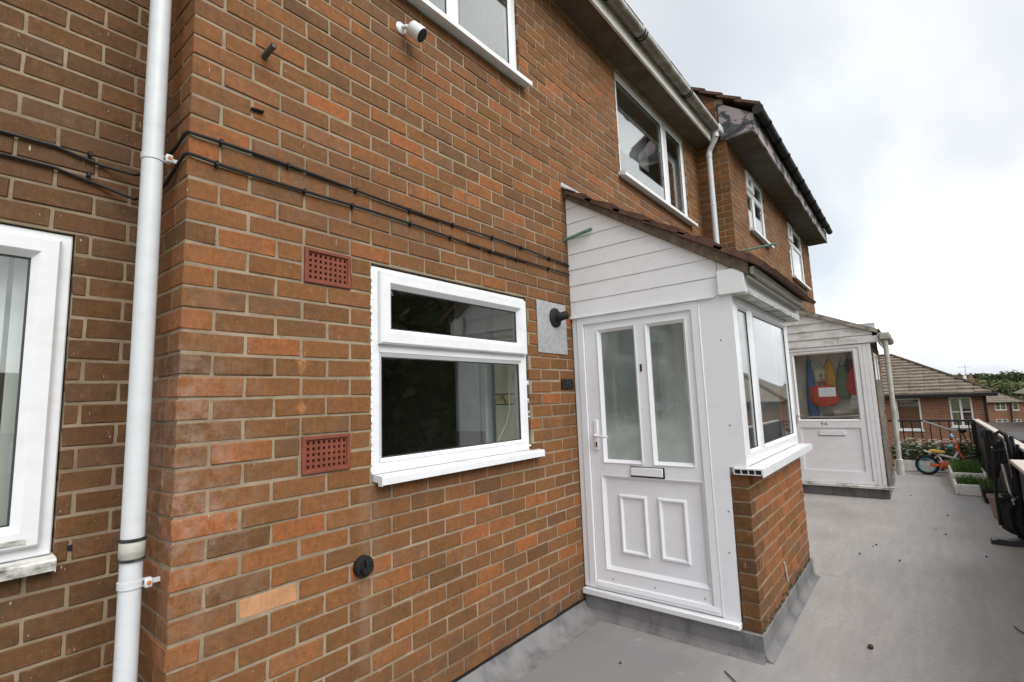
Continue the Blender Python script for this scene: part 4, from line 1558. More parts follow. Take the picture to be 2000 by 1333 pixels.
# cladding boards on the gable
RS = 0.674
def roof_under(y):                     # underside of roof above the door side
    return 3.058 + RS * y
zs = [2.108, 2.230, 2.353, 2.477, 2.600, 2.722, 2.845, 2.968, 3.06]
for i in range(len(zs) - 1):
    z0, z1 = zs[i] + .0008, zs[i + 1] - .0016
    split = [(0.003, 1.083)] if i < 2 else [(0.003, 1.24)]
    if i == 1:
        split.append((1.0875, 1.24))
    if i == 2:
        split = [(0.003, 1.083), (1.0875, 1.24)]
    for (a, b_) in split:
        # clip by slope z <= 3.058 - RS*u
        ua = (3.058 - z0) / RS
        ub_ = (3.058 - z1) / RS
        if ua <= a + .02:
            continue
        r0, r1 = min(b_, ua), min(b_, ub_)
        pts = [(a, z0), (r0, z0)]
        if r1 > a:
            if r0 == b_ and r1 < b_:
                pts.append((b_, 3.058 - RS * b_))
            pts += [(r1, z1), (a, z1)]
        else:
            pts.append((a, 3.058 - RS * a))
        k = MB(D1)
        # board leans: lower edge proud
        A = [k.bm.verts.new(D1.p(u, 0.008 - 0.004 * (z - z0) / (z1 - z0), z)) for u, z in pts]
        B = [k.bm.verts.new(D1.p(u, -0.012, z)) for u, z in pts]
        k.bm.faces.new(A); k.bm.faces.new(B[::-1])
        for q in range(len(pts)):
            r_ = (q + 1) % len(pts)
            k.bm.faces.new((A[r_], A[q], B[q], B[r_]))
        k.build('cladding_board', CLAD, porch)
k = MB(D1); k.poly([(0.0, 2.10), (1.24, 2.10), (1.24, 2.20), (0.0, 3.05)], -0.05, -0.014); k.build('gable_backing', PVCG, porch)
k = MB(D1); k.box(0.0, 0.045, -0.012, 0.0165, 2.106, 2.118); k.box(0.0, 1.06, -0.012, 0.019, 2.100, 2.1075); k.build('drip_trim', PVCD, porch)
# eaves box, gutter
k = MB(); k.box(PX - 0.030, PX + 0.02, -1.246, -1.0875, 2.106, 2.262, .004); k.build('eaves_box_end', CLAD, porch)
k = MB(); k.box(PX + 0.021, PE + 0.13, -1.245, PY + 0.02, 2.108, 2.124); k.build('soffit', PVCG, porch)
k = MB(); k.box(PX + 0.021, PE + 0.13, -1.246, -1.230, 2.125, 2.25, .003); k.build('fascia', CLAD, porch)
gp = [(-1.247, 2.205), (-1.278, 2.207), (-1.290, 2.220), (-1.296, 2.262), (-1.247, 2.262)]
k = MB(); k.poly(gp, PX + 0.02, PE + 0.10, 'u'); k.build('gutter', CLAD, porch)
# front window (two lights) and end wall
wf = MB(W1); wf.box(0.0, PE - PX, -0.07, -0.062, 1.062, 1.066)
wf = wf.build('window', PVC, porch, label='front porch window of two panes reflecting the houses')
d = -0.002
window_frame(W1, wf, 0.004, PE - PX - 0.002, 1.066, 2.107, d, 0.055, [(0.415, 0.042)], bottom=0.07)
lite(W1, wf, 0.095, 0.373, 1.136, 2.052, d + .0, GLASSM)
lite(W1, wf, 0.457, PE - PX - 0.057, 1.136, 2.052, d + .0, GLASSM)
k = MB(W1); k.box(0.06, 0.0945, -0.05, d - .001, 1.137, 2.05, .002); k.build('frame_filler', PVC, wf)
# hollow sill, open end towards the camera
sl_ = MB(W1)
s0, s1 = -0.022, PE - PX + 0.06
sl_.box(s0, s1, -0.075, 0.088, 1.052, 1.060)           # top web
sl_.box(s0, s1, -0.075, 0.075, 1.0225, 1.026)          # bottom web
for q in (-0.075, -0.035, 0.004, 0.04, 0.078):
    sl_.box(s0, s1, q, q + .004, 1.026, 1.052)
sl_.box(s0, s1, 0.0822, 0.0885, 1.012, 1.0518)
sl_.mi = 1
sl_.box(s0 + .012, s1 - .01, -0.07, 0.077, 1.028, 1.050)
sl_.build('window_sill', [PVC, BLACK], porch)
k = MB(Fr(PE, 0, PI / 2))
k.fr.o = Vector((PE, PY, 0))
k.poly([(0.108, 0.14), (1.15, 0.14), (1.15, 3.00), (0.108, 2.26)], -0.05, -0.002)
k.build('end_wall', CLAD, porch)
# roof: deck, verge bedding, tiles
def py_of(s):
    return s
k = MB()
th_ = math.atan(RS)
ye, ze = -1.335, roof_under(-1.335)
k.poly([(0.0, 3.060), (ye + .03, ze + .022), (ye + .03, ze + .040), (0.0, 3.078)], PX + 0.01, PE + 0.18, 'u')
k.build('roof_deck', BEDDING, porch)
k = MB()
nb = 26
for i in range(nb):
    ya_, yb_ = 0.012 - 1.285 * i / nb, 0.012 - 1.285 * (i + 1) / nb
    hA, hB = 0.071 + 0.046 * i / nb, 0.071 + 0.046 * (i + 1) / nb
    x_ = PX - 0.034 + R.uniform(-.004, .004)
    k.poly([(ya_, roof_under(ya_) + .003 + R.uniform(-.002, .002)), (yb_, roof_under(yb_) + .003), (yb_, roof_under(yb_) + hB + .004), (ya_, roof_under(ya_) + hA + .004)], x_, PX + 0.009, 'u')
k.build('verge_bedding', BEDDING, porch)
sl_len = math.hypot(ye, 3.10 - ze)
ty, tz = -math.cos(th_), -math.sin(th_)
rows = 6
xs_ = PX - 0.055
rw = 1.58 / rows
for r_ in range(rows):
    n_t = 7
    tw = (PE + 0.20 - xs_) / (n_t - 0.5)
    for c_ in range(n_t):
        a = xs_ + (c_ - (0.5 if r_ % 2 else 0.0)) * tw
        b_ = a + tw - .003
        a, b_ = max(a, xs_), min(b_, PE + 0.20)
        if b_ - a < .03:
            continue
        s0_, s1_ = 1.595 - (r_ + 1) * rw - 0.05, 1.595 - r_ * rw
        s0_ = max(s0_, 0.03)
        j = R.uniform(-.006, .006)
        k = MB()
        def PP(s, h):
            return (ty * s - tz * -h * 0 + math.sin(th_) * -h, 3.086 + tz * s + math.cos(th_) * h)
        lf = 0.040 * (s1_ / 1.6)
        P4 = [PP(s0_, 0.002 + lf), PP(s1_, 0.018 + lf + j), PP(s1_ + .006, 0.046 + lf + j), PP(s1_ - (s1_ - s0_) * .3, 0.052 + lf + R.uniform(-.005, .006)), PP(s0_, 0.022 + lf)]
        k.poly(P4, a, b_, 'u')
        k.build('roof_tile', TILE, porch)
k = MB()
k.poly([(0.0, 3.135), (-0.13, 3.057), (-0.13, 3.065), (-0.006, 3.146), (-0.006, 3.175), (0.0, 3.175)], PX - 0.06, PE + 0.15, 'u')
k.build('lead_flashing', LEAD, porch)
# interior seen through the misted glass
k = MB()
k.box(PX + 0.08, PE - 0.05, PY + 0.05, -0.02, 0.145, 0.165)
k.build('floor', WALLP, porch)
k = MB(); k.box(2.80, 3.66, -0.03, -0.014, 0.2, 2.12, .004); k.box(2.9, 3.56, -0.036, -0.031, 1.15, 2.0, .002)
k.build('inner_door', plain('grey_inner_door', (0.42, 0.44, 0.43), 0.6), porch)
k = MB()
for y in (-0.16, -0.52, -0.93):
    k.box(3.35, 3.40, y - .035, y + .035, 0.17, 2.10, .004)
for z in (1.42, 1.98):
    k.box(3.352, 3.398, -0.96, -0.12, z - .03, z + .03, .004)
k.build('inner_frame', PVC, porch)
k = MB()
k.box(3.1, 3.3, -0.9, -0.5, 0.17, 0.95, .02)
k.build('storage_box', PVCG, porch)
k = MB(); k.box(PX + 0.05, PE - 0.05, PY + 0.11, -0.01, 2.13, 2.14); k.build('ceiling', WALLP, porch)

# ================================================================ PORCH 2
QX, QY = 8.0, -1.53
D2 = Fr(QX, YP, -PI / 2)              # u = YP - y
porch2 = thing('porch', (8.8, -0.95, 0), 'farther weathered white porch with lichen stained roof edge and half glazed door', 'porch')
QL = YP - QY                          # 1.145
k = MB(); k.box(QX - 0.02, 9.75, QY - 0.01, YP - .01, 0.001, 0.132, .004); k.build('upstand', UPST, porch2)
k = MB(); k.box(QX - 0.085, QX - 0.001, QY - 0.075, YP - .01, 0.134, 0.172, .005); k.build('threshold', PVCG, porch2, label='white step below the farther door')
k = MB(D2)
rect_frame(k, 0.04, 1.035, 0.174, 2.135, -0.06, 0.004, 0.045, .003)
fr2 = k.build('door_frame', PVCW, porch2)
k = MB(D2)
GG = (0.150, 0.930, 1.055, 2.055)
core(k, 0.088, 0.985, 0.222, 2.087, -0.055, -0.006, [GG, (0.165, 0.915, 0.345, 0.955)])
door2 = k.build('door', PVCW, porch2)
k = MB(D2); bead_frame(k, 0.15, 0.93, 1.055, 2.055, -0.022, 0.0, 0.02); k.build('glazing_bead', PVCW, door2)
pane(D2, 0.165, 0.915, 1.07, 2.04, -0.026, door2, glazing('door_glass', (0.95, 0.96, 0.95), 0.035))
k = MB(D2); k.box(0.155, 0.925, -0.05, -0.022, 0.335, 0.965); k.build('door_panel', PVCW, door2)
lp = MB(D2); lp.box(0.40, 0.72, -0.022, -0.008, 0.845, 0.915, .003); lp.build('letter_plate', PVCW, door2)
k = MB(D2); k.box(0.398, 0.722, -0.0218, -0.0155, 0.838, 0.8445); k.build('shadow_strip', BLACK, door2)  # black strip stands in for the shadow below the letter plate
text_mesh('number', '9 A', D2, 0.475, -0.004, 1.008, 0.055, BLACK, door2)
k = MB(D2); k.box(0.105, 0.132, -0.006, 0.004, 1.00, 1.22, .003); hp = k.build('handle_plate', SILVER, door2)
k = MB(); k.tube([D2.p(.118, .004, 1.13), D2.p(.118, .045, 1.13), D2.p(.13, .05, 1.13), D2.p(.24, .048, 1.125)], .008, 8); k.build('lever', SILVER, hp)
k = MB(D2); k.box(1.036, 1.085, -0.05, 0.006, 0.174, 2.135, .003); k.build('panel_strip', PVCW, porch2)
k = MB(D2); k.box(1.088, 1.135, -0.05, 0.004, 0.174, 2.135, .003); k.build('panel_strip', PVCW, porch2)
# brick front of the farther porch
FQ = Fr(QX, QY, 0)
OPQ = (0.24, 1.60, 2.12 - 14 * CRS, 2.06)
k = MB(FQ); core(k, 0.012, 1.74, 0.12, 2.12, -0.098, -0.0040, [OPQ]); k.build('wall', MORTAR, porch2)
wq = MB(FQ); wq.box(0.24, 1.60, -0.09, -0.08, OPQ[2], OPQ[2] + .004); wq = wq.build('window', PVCW, porch2)  # unseen front window, added to bring light into this porch
window_frame(FQ, wq, 0.245, 1.595, OPQ[2] + .02, 2.055, -0.02, 0.05, [(0.92, 0.03)])
lite(FQ, wq, 0.295, 0.89, OPQ[2] + .07, 2.005, -0.02, GLASSD)
lite(FQ, wq, 0.95, 1.545, OPQ[2] + .07, 2.005, -0.02, GLASSD)
put_bricks(porch2, lay(FQ, 1.75, 0.14, 2.12, [OPQ], start=(0.008, 0.008), phase=(0.12, 0.235), j0=2.12), 300, shade=lambda a: a * 0.6)
k = MB(); k.box(9.70, 9.75, QY + 0.01, YP - 0.02, 0.13, 2.6); k.build('end_wall', CLADG, porch2)
RQ = 0.43
def ru2(u):
    return 2.80 - RQ * u
zs = [2.14, 2.255, 2.375, 2.495, 2.615, 2.735]
for i in range(len(zs) - 1):
    z0, z1 = zs[i] + .002, zs[i + 1] - .004
    a, b_ = 0.0, 1.17
    ua, ub_ = (2.80 - z0) / RQ, (2.80 - z1) / RQ
    r0, r1 = min(b_, ua), min(b_, ub_)
    pts = [(a, z0), (r0, z0)]
    if r0 == b_ and r1 < b_:
        pts.append((b_, ru2(b_)))
    pts += [(r1, z1), (a, z1)]
    k = MB(D2)
    A = [k.bm.verts.new(D2.p(u, 0.016 - 0.010 * (z - z0) / (z1 - z0), z)) for u, z in pts]
    B = [k.bm.verts.new(D2.p(u, -0.012, z)) for u, z in pts]
    k.bm.faces.new(A); k.bm.faces.new(B[::-1])
    for q in range(len(pts)):
        r_ = (q + 1) % len(pts)
        k.bm.faces.new((A[r_], A[q], B[q], B[r_]))
    k.build('cladding_board', CLADG, porch2)
k = MB(D2); k.poly([(0, 2.13), (1.17, 2.13), (1.17, 2.29), (0, 2.79)], -0.06, -0.014); k.build('gable_backing', PVCG, porch2)
k = MB(D2); k.poly([(0, 2.80), (1.24, ru2(1.24)), (1.24, ru2(1.24) + .05), (0, 2.86)], -0.03, 0.045); k.build('verge', plain('lichen_verge', (0.30, 0.28, 0.245), 0.95, 0.5, 14, 0.8), porch2)
k = MB()
k.poly([(YP, 2.83), (QY - 0.12, ru2(QL + .12) + .03), (QY - 0.12, ru2(QL + .12) + .055), (YP, 2.87)], QX - 0.04, 9.85, 'u')
k.build('roof', TILED, porch2)
k = MB(); k.box(QX - 0.02, QX + 0.01, QY - 0.09, QY + 0.38, 2.142, 2.235, .003); k.build('fascia', CLADG, porch2)
k = MB(); k.box(QX + 0.012, 9.8, QY - 0.10, QY - 0.083, 2.12, 2.27, .003); k.build('fascia', CLADG, porch2)
gq = gutter(porch2, QX - 0.06, 9.8, QY - 0.165, 2.26, 0.055, PIPEG, 1, PIPEG, (8.3, 9.2))
k = MB(); k.box(QX - 0.07, QX + 0.05, QY - 0.225, QY - 0.105, 2.17, 2.265, .008); k.build('gutter_outlet', PIPEG, porch2)
k = MB(); k.tube([(QX - 0.01, QY - 0.165, 2.18), (QX - 0.01, QY - 0.163, 1.2), (QX - 0.01, QY - 0.155, 0.36)], 0.030, 12)
k.lathe((QX - 0.01, QY - 0.155, 0.335), (0, 0, 1), [(0, .045), (.20, .045), (.21, .036)], 12); k.build('rain_pipe', PIPEG, porch2)
k = MB(); k.box(QX + 0.005, QX + 0.05, QY - 0.055, QY - 0.008, 0.14, 1.62, .004); k.build('corner_post', plain('grey_post', (0.27, 0.27, 0.25), 0.8, 0.3), porch2)
LIN = plain('porch_lining', (0.62, 0.60, 0.54), 0.85)
k = MB(); k.box(QX + 0.065, 9.69, YP - 0.03, YP - 0.012, 0.14, 2.13); k.box(QX + 0.42, QX + 0.44, QY + .35, YP - 0.031, 0.14, 2.12); k.box(QX + .065, 9.69, QY + .11, YP - .031, 2.135, 2.15); k.box(QX + .065, 9.69, QY + .11, YP - .031, 0.135, 0.15)
k.build('lining', LIN, porch2)
# coats and bags hanging behind the glass
def sack(name, c, rx, ry, rz, mat, lab, cat, top=0.4, strap=True, group=None):
    """soft hanging bag or coat: lathe-like body narrowed to the hook, flattened, creased"""
    b_ = bmesh.new()
    seg, rings = 14, 9
    rr = random.Random(lab)
    V = []
    for i in range(rings):
        t = i / (rings - 1)
        z = c[2] + rz * (1 - 2 * t)
        w_ = top + (1 - top) * math.sin(min(1, t * 1.25) * PI / 2) if t < .8 else 1.0 - 0.35 * (t - .8) / .2
        V.append([b_.verts.new((c[0] + rx * w_ * math.cos(2 * PI * q / seg) * (1 + .08 * rr.uniform(-1, 1)),
                                c[1] + ry * w_ * math.sin(2 * PI * q / seg) * (1 + .10 * math.sin(5 * q + i * .4)), z + rr.uniform(-.01, .01))) for q in range(seg)])
    for i in range(rings - 1):
        for q in range(seg):
            j = (q + 1) % seg
            f = b_.faces.new((V[i][q], V[i][j], V[i + 1][j], V[i + 1][q])); f.smooth = True
    b_.faces.new(V[0][::-1]); b_.faces.new(V[-1])
    mb = MB(); mb.bm.free(); mb.bm = b_
    if not strap:
        return mb.build(name, mat, label=lab, cat=cat, group=group)
    t_ = thing(name, (c[0], c[1], c[2] - rz), lab, cat, group)
    mb.build('body', mat, t_)
    s_ = MB(); s_.tube([(c[0], c[1] - ry * .35, c[2] + rz * .95), (c[0] + .01, c[1], c[2] + rz + .12), (c[0], c[1] + ry * .35, c[2] + rz * .95)], .008, 6); s_.build('strap', mat, t_)
    return t_
cl = lambda n, c_: plain(n, c_, 0.8, 0.25, 14, 0.4)
hx = QX + 0.30
sack('coat', (hx, -0.70, 1.45), .07, .075, .50, cl('blue_cloth', (0.035, 0.09, 0.20)), 'long blue coat hanging at the left behind the farther door glass', 'coat', .35)
sack('hanging_bag', (hx - .05, -0.87, 1.41), .08, .185, .15, cl('red_orange_cloth', (0.50, 0.05, 0.018)), 'red orange bag hanging behind the white paper note', 'bag', .82)
sack('jacket', (hx + .06, -0.96, 1.68), .06, .08, .24, cl('yellow_cloth', (0.55, 0.30, 0.02)), 'yellow jacket hanging in the middle behind the farther door glass', 'jacket', .5)
sack('rucksack', (hx + .04, -1.12, 1.60), .07, .10, .25, cl('green_cloth', (0.10, 0.18, 0.09)), 'grey green rucksack hanging beside the red bag', 'bag', .45)
sack('hanging_bag', (hx - .03, -1.27, 1.62), .08, .12, .20, cl('red_cloth', (0.48, 0.03, 0.025)), 'plain red bag hanging at the right behind the farther door glass', 'bag', .2)
sack('jacket', (hx + .10, -1.22, 1.74), .05, .09, .20, cl('navy_cloth', (0.03, 0.035, 0.06)), 'dark jacket hanging behind the plain red bag', 'jacket', .5)
t_ = thing('wall_pocket', (hx + .05, -0.83, 1.62), 'cream cloth pocket with a diamond motif hanging on strings beside the blue coat', 'wall hanging')
k = MB(Fr(hx + .05, 0, -PI / 2)); k.box(0.755, 0.925, 0.0, 0.012, 1.63, 1.82, .004); k.build('cloth', cl('cream_cloth', (0.50, 0.48, 0.36)), t_)
k = MB(Fr(hx + .05, 0, -PI / 2)); k.poly([(.84, 1.675), (.866, 1.725), (.84, 1.775), (.814, 1.725)], .012, .015); k.build('motif', plain('grey_motif', (.2, .2, .17), .8), t_)
k = MB(); k.tube([(hx + .045, -0.765, 1.82), (hx + .045, -0.84, 1.90), (hx + .045, -0.915, 1.82)], .003, 5); k.build('string', BLACK, t_)
t_ = thing('shelf', (hx - .05, -0.95, 1.10), 'low shelf of oddments behind the farther door glass', 'shelf')
k = MB(); k.box(hx - .12, hx + .25, -1.42, -0.62, 1.09, 1.11); k.build('board', WALLP, t_)
k = MB(); k.tube([(hx - .08, -0.98, 1.16), (hx - .06, -1.38, 1.18)], .045, 10); k.build('roll', cl('patterned_roll', (0.45, 0.38, 0.33)), t_)
k = MB(); k.box(hx - .1, hx + .05, -0.98, -0.82, 1.11, 1.15, .02); k.build('folded_cloth', cl('olive_cloth', (0.12, 0.12, 0.05)), t_)
nt_ = thing('paper_note', (QX + 0.03, -0.92, 1.40), 'white paper note stuck inside the farther door glass', 'note')
k = MB(D2); k.box(0.445, 0.660, -0.0345, -0.0325, 1.405, 1.535); k.build('sheet', plain('paper', (0.72, 0.76, 0.82), 0.7, 0.03), nt_)
k = MB(D2)
for q in range(4):
    k.box(0.475 + .02 * (q == 0), 0.635 - .03 * (q % 2), -0.0322, -0.0318, 1.425 + q * .026, 1.4285 + q * .026)
k.build('faint_line', plain('faint_ink', (0.45, 0.48, 0.55), 0.8), nt_)

# ================================================================ RAILINGS
RX, RY = 11.3, -2.70
rail = thing('iron_railing', (RX, -1.5, 0), 'black iron railing with thin uprights across the end of the deck', 'railing')
k = MB(); k.box(RX - .022, RX + .022, RY, 0.4, 0.862, 0.895, .004); k.build('top_rail', IRON, rail)
k = MB(); k.box(RX - .015, RX + .015, RY, 0.4, 0.055, 0.08, .003); k.build('bottom_rail', IRON, rail)
y = RY + 0.10
while y < 0.4:
    k = MB(); k.tube([(RX, y, 0.08), (RX, y, 0.862)], .009, 8); k.build('baluster', IRON, rail)
    y += 0.131
for y in (RY + 0.02, -1.2, 0.3):
    k = MB(); k.box(RX - .022, RX + .022, y - .022, y + .022, 0.0, 0.861, .003); k.build('post', IRON, rail)

fence = thing('boarded_fence', (6.0, RY, 0), 'black boarded timber fence with pale top rail along the right of the deck', 'fence')
k = MB(); k.box(1.5, RX + .03, RY - .045, RY + .03, 0.874, 0.904, .005); k.build('top_rail', TIMBERP, fence)
k = MB(); k.box(1.5, RX, RY - .04, RY - .002, 0.78, 0.866, .004); k.build('rail', TIMBERB, fence)
x = RX - 0.03
while x > 1.6:
    k = MB(); k.box(x - 0.122, x, RY - .0015, RY + .018 + R.uniform(-.003, .003), 0.02, 0.862 + R.uniform(-.006, .004), .003); k.build('board', TIMBERB, fence)
    x -= 0.128
for x in (RX - .05, 9.2, 7.2, 5.2, 3.2):
    k = MB(); k.box(x - .04, x + .04, RY + .0215, RY + .075, 0.0, 0.866, .004); k.build('post', TIMBERB, fence)
ff = thing('boarded_fence', (4.0, -2.56, 0), 'short nearer run of dark fence with pale cap at the right edge', 'fence')
k = MB(); k.box(2.2, 5.10, -2.60, -2.50, 0.862, 0.892, .005); k.build('top_rail', TIMBERP, ff)
x = 5.08
while x > 2.3:
    k = MB(); k.box(x - 0.11, x, -2.575, -2.545, 0.02, 0.858, .003); k.build('board', TIMBERB, ff)
    x -= 0.116
k = MB(); k.box(5.03, 5.085, -2.695, -2.58, 0.02, 0.858, .003); k.build('post', TIMBERB, ff)

# ================================================================ THINGS AT THE FAR END OF THE DECK
def spray(parent, c, n_, h, spread, mat, wd=0.006, name='blades', kind='stuff', flowers=None, rx=None, ry=None):
    V, Fc = [], []
    for i in range(n_):
        bx = c[0] + R.uniform(-1, 1) * (rx if rx else spread)
        by = c[1] + R.uniform(-1, 1) * (ry if ry else spread)
        hh = h * R.uniform(.45, 1.0)
        a = R.uniform(0, 2 * PI)
        lean = R.uniform(0.05, .5) * hh
        tx, ty_ = bx + math.cos(a) * lean, by + math.sin(a) * lean
        p_ = a + PI / 2
        wx, wy = math.cos(p_) * wd, math.sin(p_) * wd
        b0 = len(V)
        mx, my = bx + (tx - bx) * .35, by + (ty_ - by) * .35
        V += [(bx - wx, by - wy, c[2]), (bx + wx, by + wy, c[2]), (mx + wx, my + wy, c[2] + hh * .6), (mx - wx, my - wy, c[2] + hh * .6), (tx, ty_, c[2] + hh)]
        Fc += [(b0, b0 + 1, b0 + 2, b0 + 3), (b0 + 3, b0 + 2, b0 + 4)]
    return pydata(name, V, Fc, mat, parent, kind=kind)


def leaves(parent, c, rad, n_, size, mat, name='foliage', kind='stuff', seed=1, shell=0.55):
    rr = random.Random(seed)
    V, Fc = [], []
    blobs = [(rr.gauss(0, .42), rr.gauss(0, .42), rr.gauss(0, .38), rr.uniform(.28, .52)) for _ in range(14)]
    for i in range(n_):
        bx, by, bz, br = blobs[rr.randrange(14)]
        v = Vector((rr.gauss(0, 1), rr.gauss(0, 1), rr.gauss(0, 1))).normalized() * br * (shell + (1 - shell) * rr.random())
        p = Vector((c[0] + (bx + v.x) * rad[0], c[1] + (by + v.y) * rad[1], c[2] + (bz + v.z) * rad[2]))
        a = Vector((rr.gauss(0, 1), rr.gauss(0, 1), rr.gauss(0, .6))).normalized()
        b_ = a.cross(Vector((rr.gauss(0, 1), rr.gauss(0, 1), rr.gauss(0, 1)))).normalized()
        s_ = size * rr.uniform(.6, 1.3)
        b0 = len(V)
        V += [tuple(p - a * s_), tuple(p + b_ * s_ * .5), tuple(p + a * s_), tuple(p - b_ * s_ * .5)]
        Fc.append((b0, b0 + 1, b0 + 2, b0 + 3))
    return pydata(name, V, Fc, mat, parent, kind=kind)


def trough(x0, x1, y0, y1, h, lab, grass_h, n_, broken=False):
    t_ = thing('planter_box', ((x0 + x1) / 2, (y0 + y1) / 2, 0), lab, 'planter')
    k = MB()
    w_ = .035
    k.box(x0, x1, y0, y0 + w_, 0.002, h, .008); k.box(x0, x1, y1 - w_, y1, 0.002, h - .012, .008)
    k.box(x0, x0 + w_, y0 + w_ + .0005, y1 - w_ - .0005, 0.002, h - .006, .008)
    k.box(x1 - w_, x1, y0 + w_ + .0005, y1 - w_ - .0005, 0.002, h, .008)
    k.build('tray', POLY, t_)
    k = MB(); k.box(x0 + w_, x1 - w_, y0 + w_, y1 - w_, 0.01, h - .04); k.build('soil', SOIL, t_)
    spray(t_, ((x0 + x1) / 2, (y0 + y1) / 2, h - .05), n_, grass_h, 0, GRASS, .004, 'grass', 'stuff', rx=(x1 - x0) / 2 - w_, ry=(y1 - y0) / 2 - w_)
    return t_
trough(8.72, 9.25, -2.56, -2.235, 0.155, 'smaller white polystyrene trough of grass nearest the pushchair', .15, 420)
trough(9.32, 10.25, -2.62, -2.225, 0.235, 'larger white polystyrene trough of tall grass behind the smaller one', .20, 900)


def flower_trough(x, y0, y1, lab, n_, hh):
    t_ = thing('flower_planter', (x, (y0 + y1) / 2, 0), lab, 'planter')
    k = MB(); k.box(x - .12, x + .12, y0, y1, 0.002, 0.20, .01); k.build('trough', POLY, t_)
    spray(t_, (x, (y0 + y1) / 2, .19), n_, hh, 0, LEAF, .006, 'stems', 'stuff', rx=.12, ry=(y1 - y0) / 2)
    leaves(t_, (x, (y0 + y1) / 2, .19 + hh * .42), (.16, (y1 - y0) * .62, hh * .5), n_ * 3, .022, LEAF, 'leaves', 'stuff', seed=int(x * 10 + n_))
    V, Fc = [], []
    for i in range(int(n_ * .40)):
        p = Vector((x + R.uniform(-.19, .14), R.uniform(y0, y1), .19 + hh * R.uniform(.05, 1.08)))
        for q in range(5):
            a = 2 * PI * q / 5
            b0 = len(V)
            s_ = .021
            V += [tuple(p), (p.x + s_ * math.cos(a - .5), p.y + s_ * math.sin(a - .5), p.z + .008), (p.x + s_ * 1.3 * math.cos(a), p.y + s_ * 1.3 * math.sin(a), p.z + .004), (p.x + s_ * math.cos(a + .5), p.y + s_ * math.sin(a + .5), p.z + .008)]
            Fc.append((b0, b0 + 1, b0 + 2, b0 + 3))
    pydata('flower_heads', V, Fc, FLOWER, t_, kind='stuff')
    return t_
flower_trough(11.08, -2.62, -2.24, 'white flowered plants in the trough in the deck corner behind the bicycle handlebars', 300, .36)
flower_trough(11.08, -2.20, -1.86, 'leafy white flowered plants behind the bicycle saddle', 300, .34)
flower_trough(11.08, -1.82, -1.50, 'leafy plants with few flowers beside the farther porch pipe', 260, .36)
k = MB()
k.poly([(-2.45, 0.22), (-1.95, 0.36), (-1.95, 0.39), (-2.45, 0.25)], 10.90, 10.93, 'u')
k.build('white_plank', POLY, label='white plank leaning among the flowering plants', cat='plank')

# child's bicycle, axis along y
bk = thing('kids_bicycle', (10.6, -2.2, 0), 'small orange and white child bicycle with blue grips standing by the planters', 'bicycle')
bx = 10.62
ORANGE = plain('orange_paint', (0.58, 0.11, 0.035), 0.35, 0.1)
WHITEP = plain('white_paint', (0.72, 0.68, 0.70), 0.35, 0.15, 30)
CYAN = plain('cyan_rim', (0.10, 0.33, 0.45), 0.4)
YEL = plain('yellow_vinyl', (0.62, 0.36, 0.03), 0.5)
PURP = plain('purple_decal', (0.25, 0.13, 0.25), 0.5, 0.4, 50)
def wheel(cy, lab):
    c = Vector((bx, cy, .165))
    k = MB()
    pts = [c + Vector((0, math.cos(2 * PI * i / 28), math.sin(2 * PI * i / 28))) * .143 for i in range(29)]
    k.tube(pts, .021, 8, caps=False)
    tw_ = k.build('tyre', RUBBER, bk)
    k = MB()
    pts = [c + Vector((0, math.cos(2 * PI * i / 28), math.sin(2 * PI * i / 28))) * .118 for i in range(29)]
    k.tube(pts, .009, 6, caps=False)
    k.build('rim', CYAN, tw_)
    k = MB()
    for i in range(12):
        a = 2 * PI * i / 12
        k.tube([c, c + Vector((0, math.cos(a), math.sin(a))) * .115], .002, 4)
    k.lathe(c - Vector((.03, 0, 0)), (1, 0, 0), [(0, .016), (.06, .016)], 10)
    k.build('spokes', SILVER, tw_)
wheel(-1.965, 'rear'); wheel(-2.50, 'front')
k = MB()
k.tube([(bx, -1.965, .165), (bx, -2.19, .175)], .011, 8)
k.tube([(bx, -2.19, .175), (bx, -2.115, .36)], .014, 8)
k.tube([(bx, -1.965, .165), (bx, -2.115, .33)], .009, 8)
k.tube([(bx, -2.19, .18), (bx, -2.30, .24), (bx, -2.385, .40)], .018, 8)
k.build('bike_frame', WHITEP, bk)
k = MB(); k.tube([(bx - .02, -2.19, .20), (bx - .02, -2.28, .24)], .020, 8); k.build('decal', PURP, bk)
k = MB(); k.lathe((bx - .045, -2.19, .170), (-1, 0, 0), [(0, .072), (.018, .066), (.022, .03)], 20); k.box(bx - .062, bx - .044, -2.12, -2.0, .15, .195, .008); k.build('chain_guard', ORANGE, bk)
k = MB(); k.tube([(bx - .08, -2.19, .17), (bx - .085, -2.15, .11)], .008, 6); k.box(bx - .15, bx - .085, -2.18, -2.12, .10, .118, .004); k.build('pedal', BLACK, bk)
k = MB(); k.poly([(-2.01, .415), (-2.06, .43), (-2.20, .405), (-2.22, .392), (-2.14, .375), (-2.02, .392)], bx - .05, bx + .05, 'u'); k.build('saddle', [YEL], bk)
k = MB(); k.poly([(-2.03, .391), (-2.20, .39), (-2.14, .36), (-2.06, .36)], bx - .04, bx + .04, 'u'); k.build('saddle_base', BLACK, bk)
k = MB(); k.tube([(bx - .035, -2.50, .165), (bx - .035, -2.425, .34), (bx, -2.40, .38)], .011, 8); k.tube([(bx + .035, -2.50, .165), (bx + .035, -2.425, .34), (bx, -2.40, .38)], .011, 8)
k.tube([(bx, -2.405, .36), (bx, -2.372, .56)], .017, 10); k.build('fork', ORANGE, bk)
k = MB(); k.tube([(bx - .19, -2.30, .50), (bx - .10, -2.36, .47), (bx, -2.38, .50), (bx + .10, -2.37, .56), (bx + .19, -2.35, .63)], .011, 8); k.build('handlebar', ORANGE, bk)
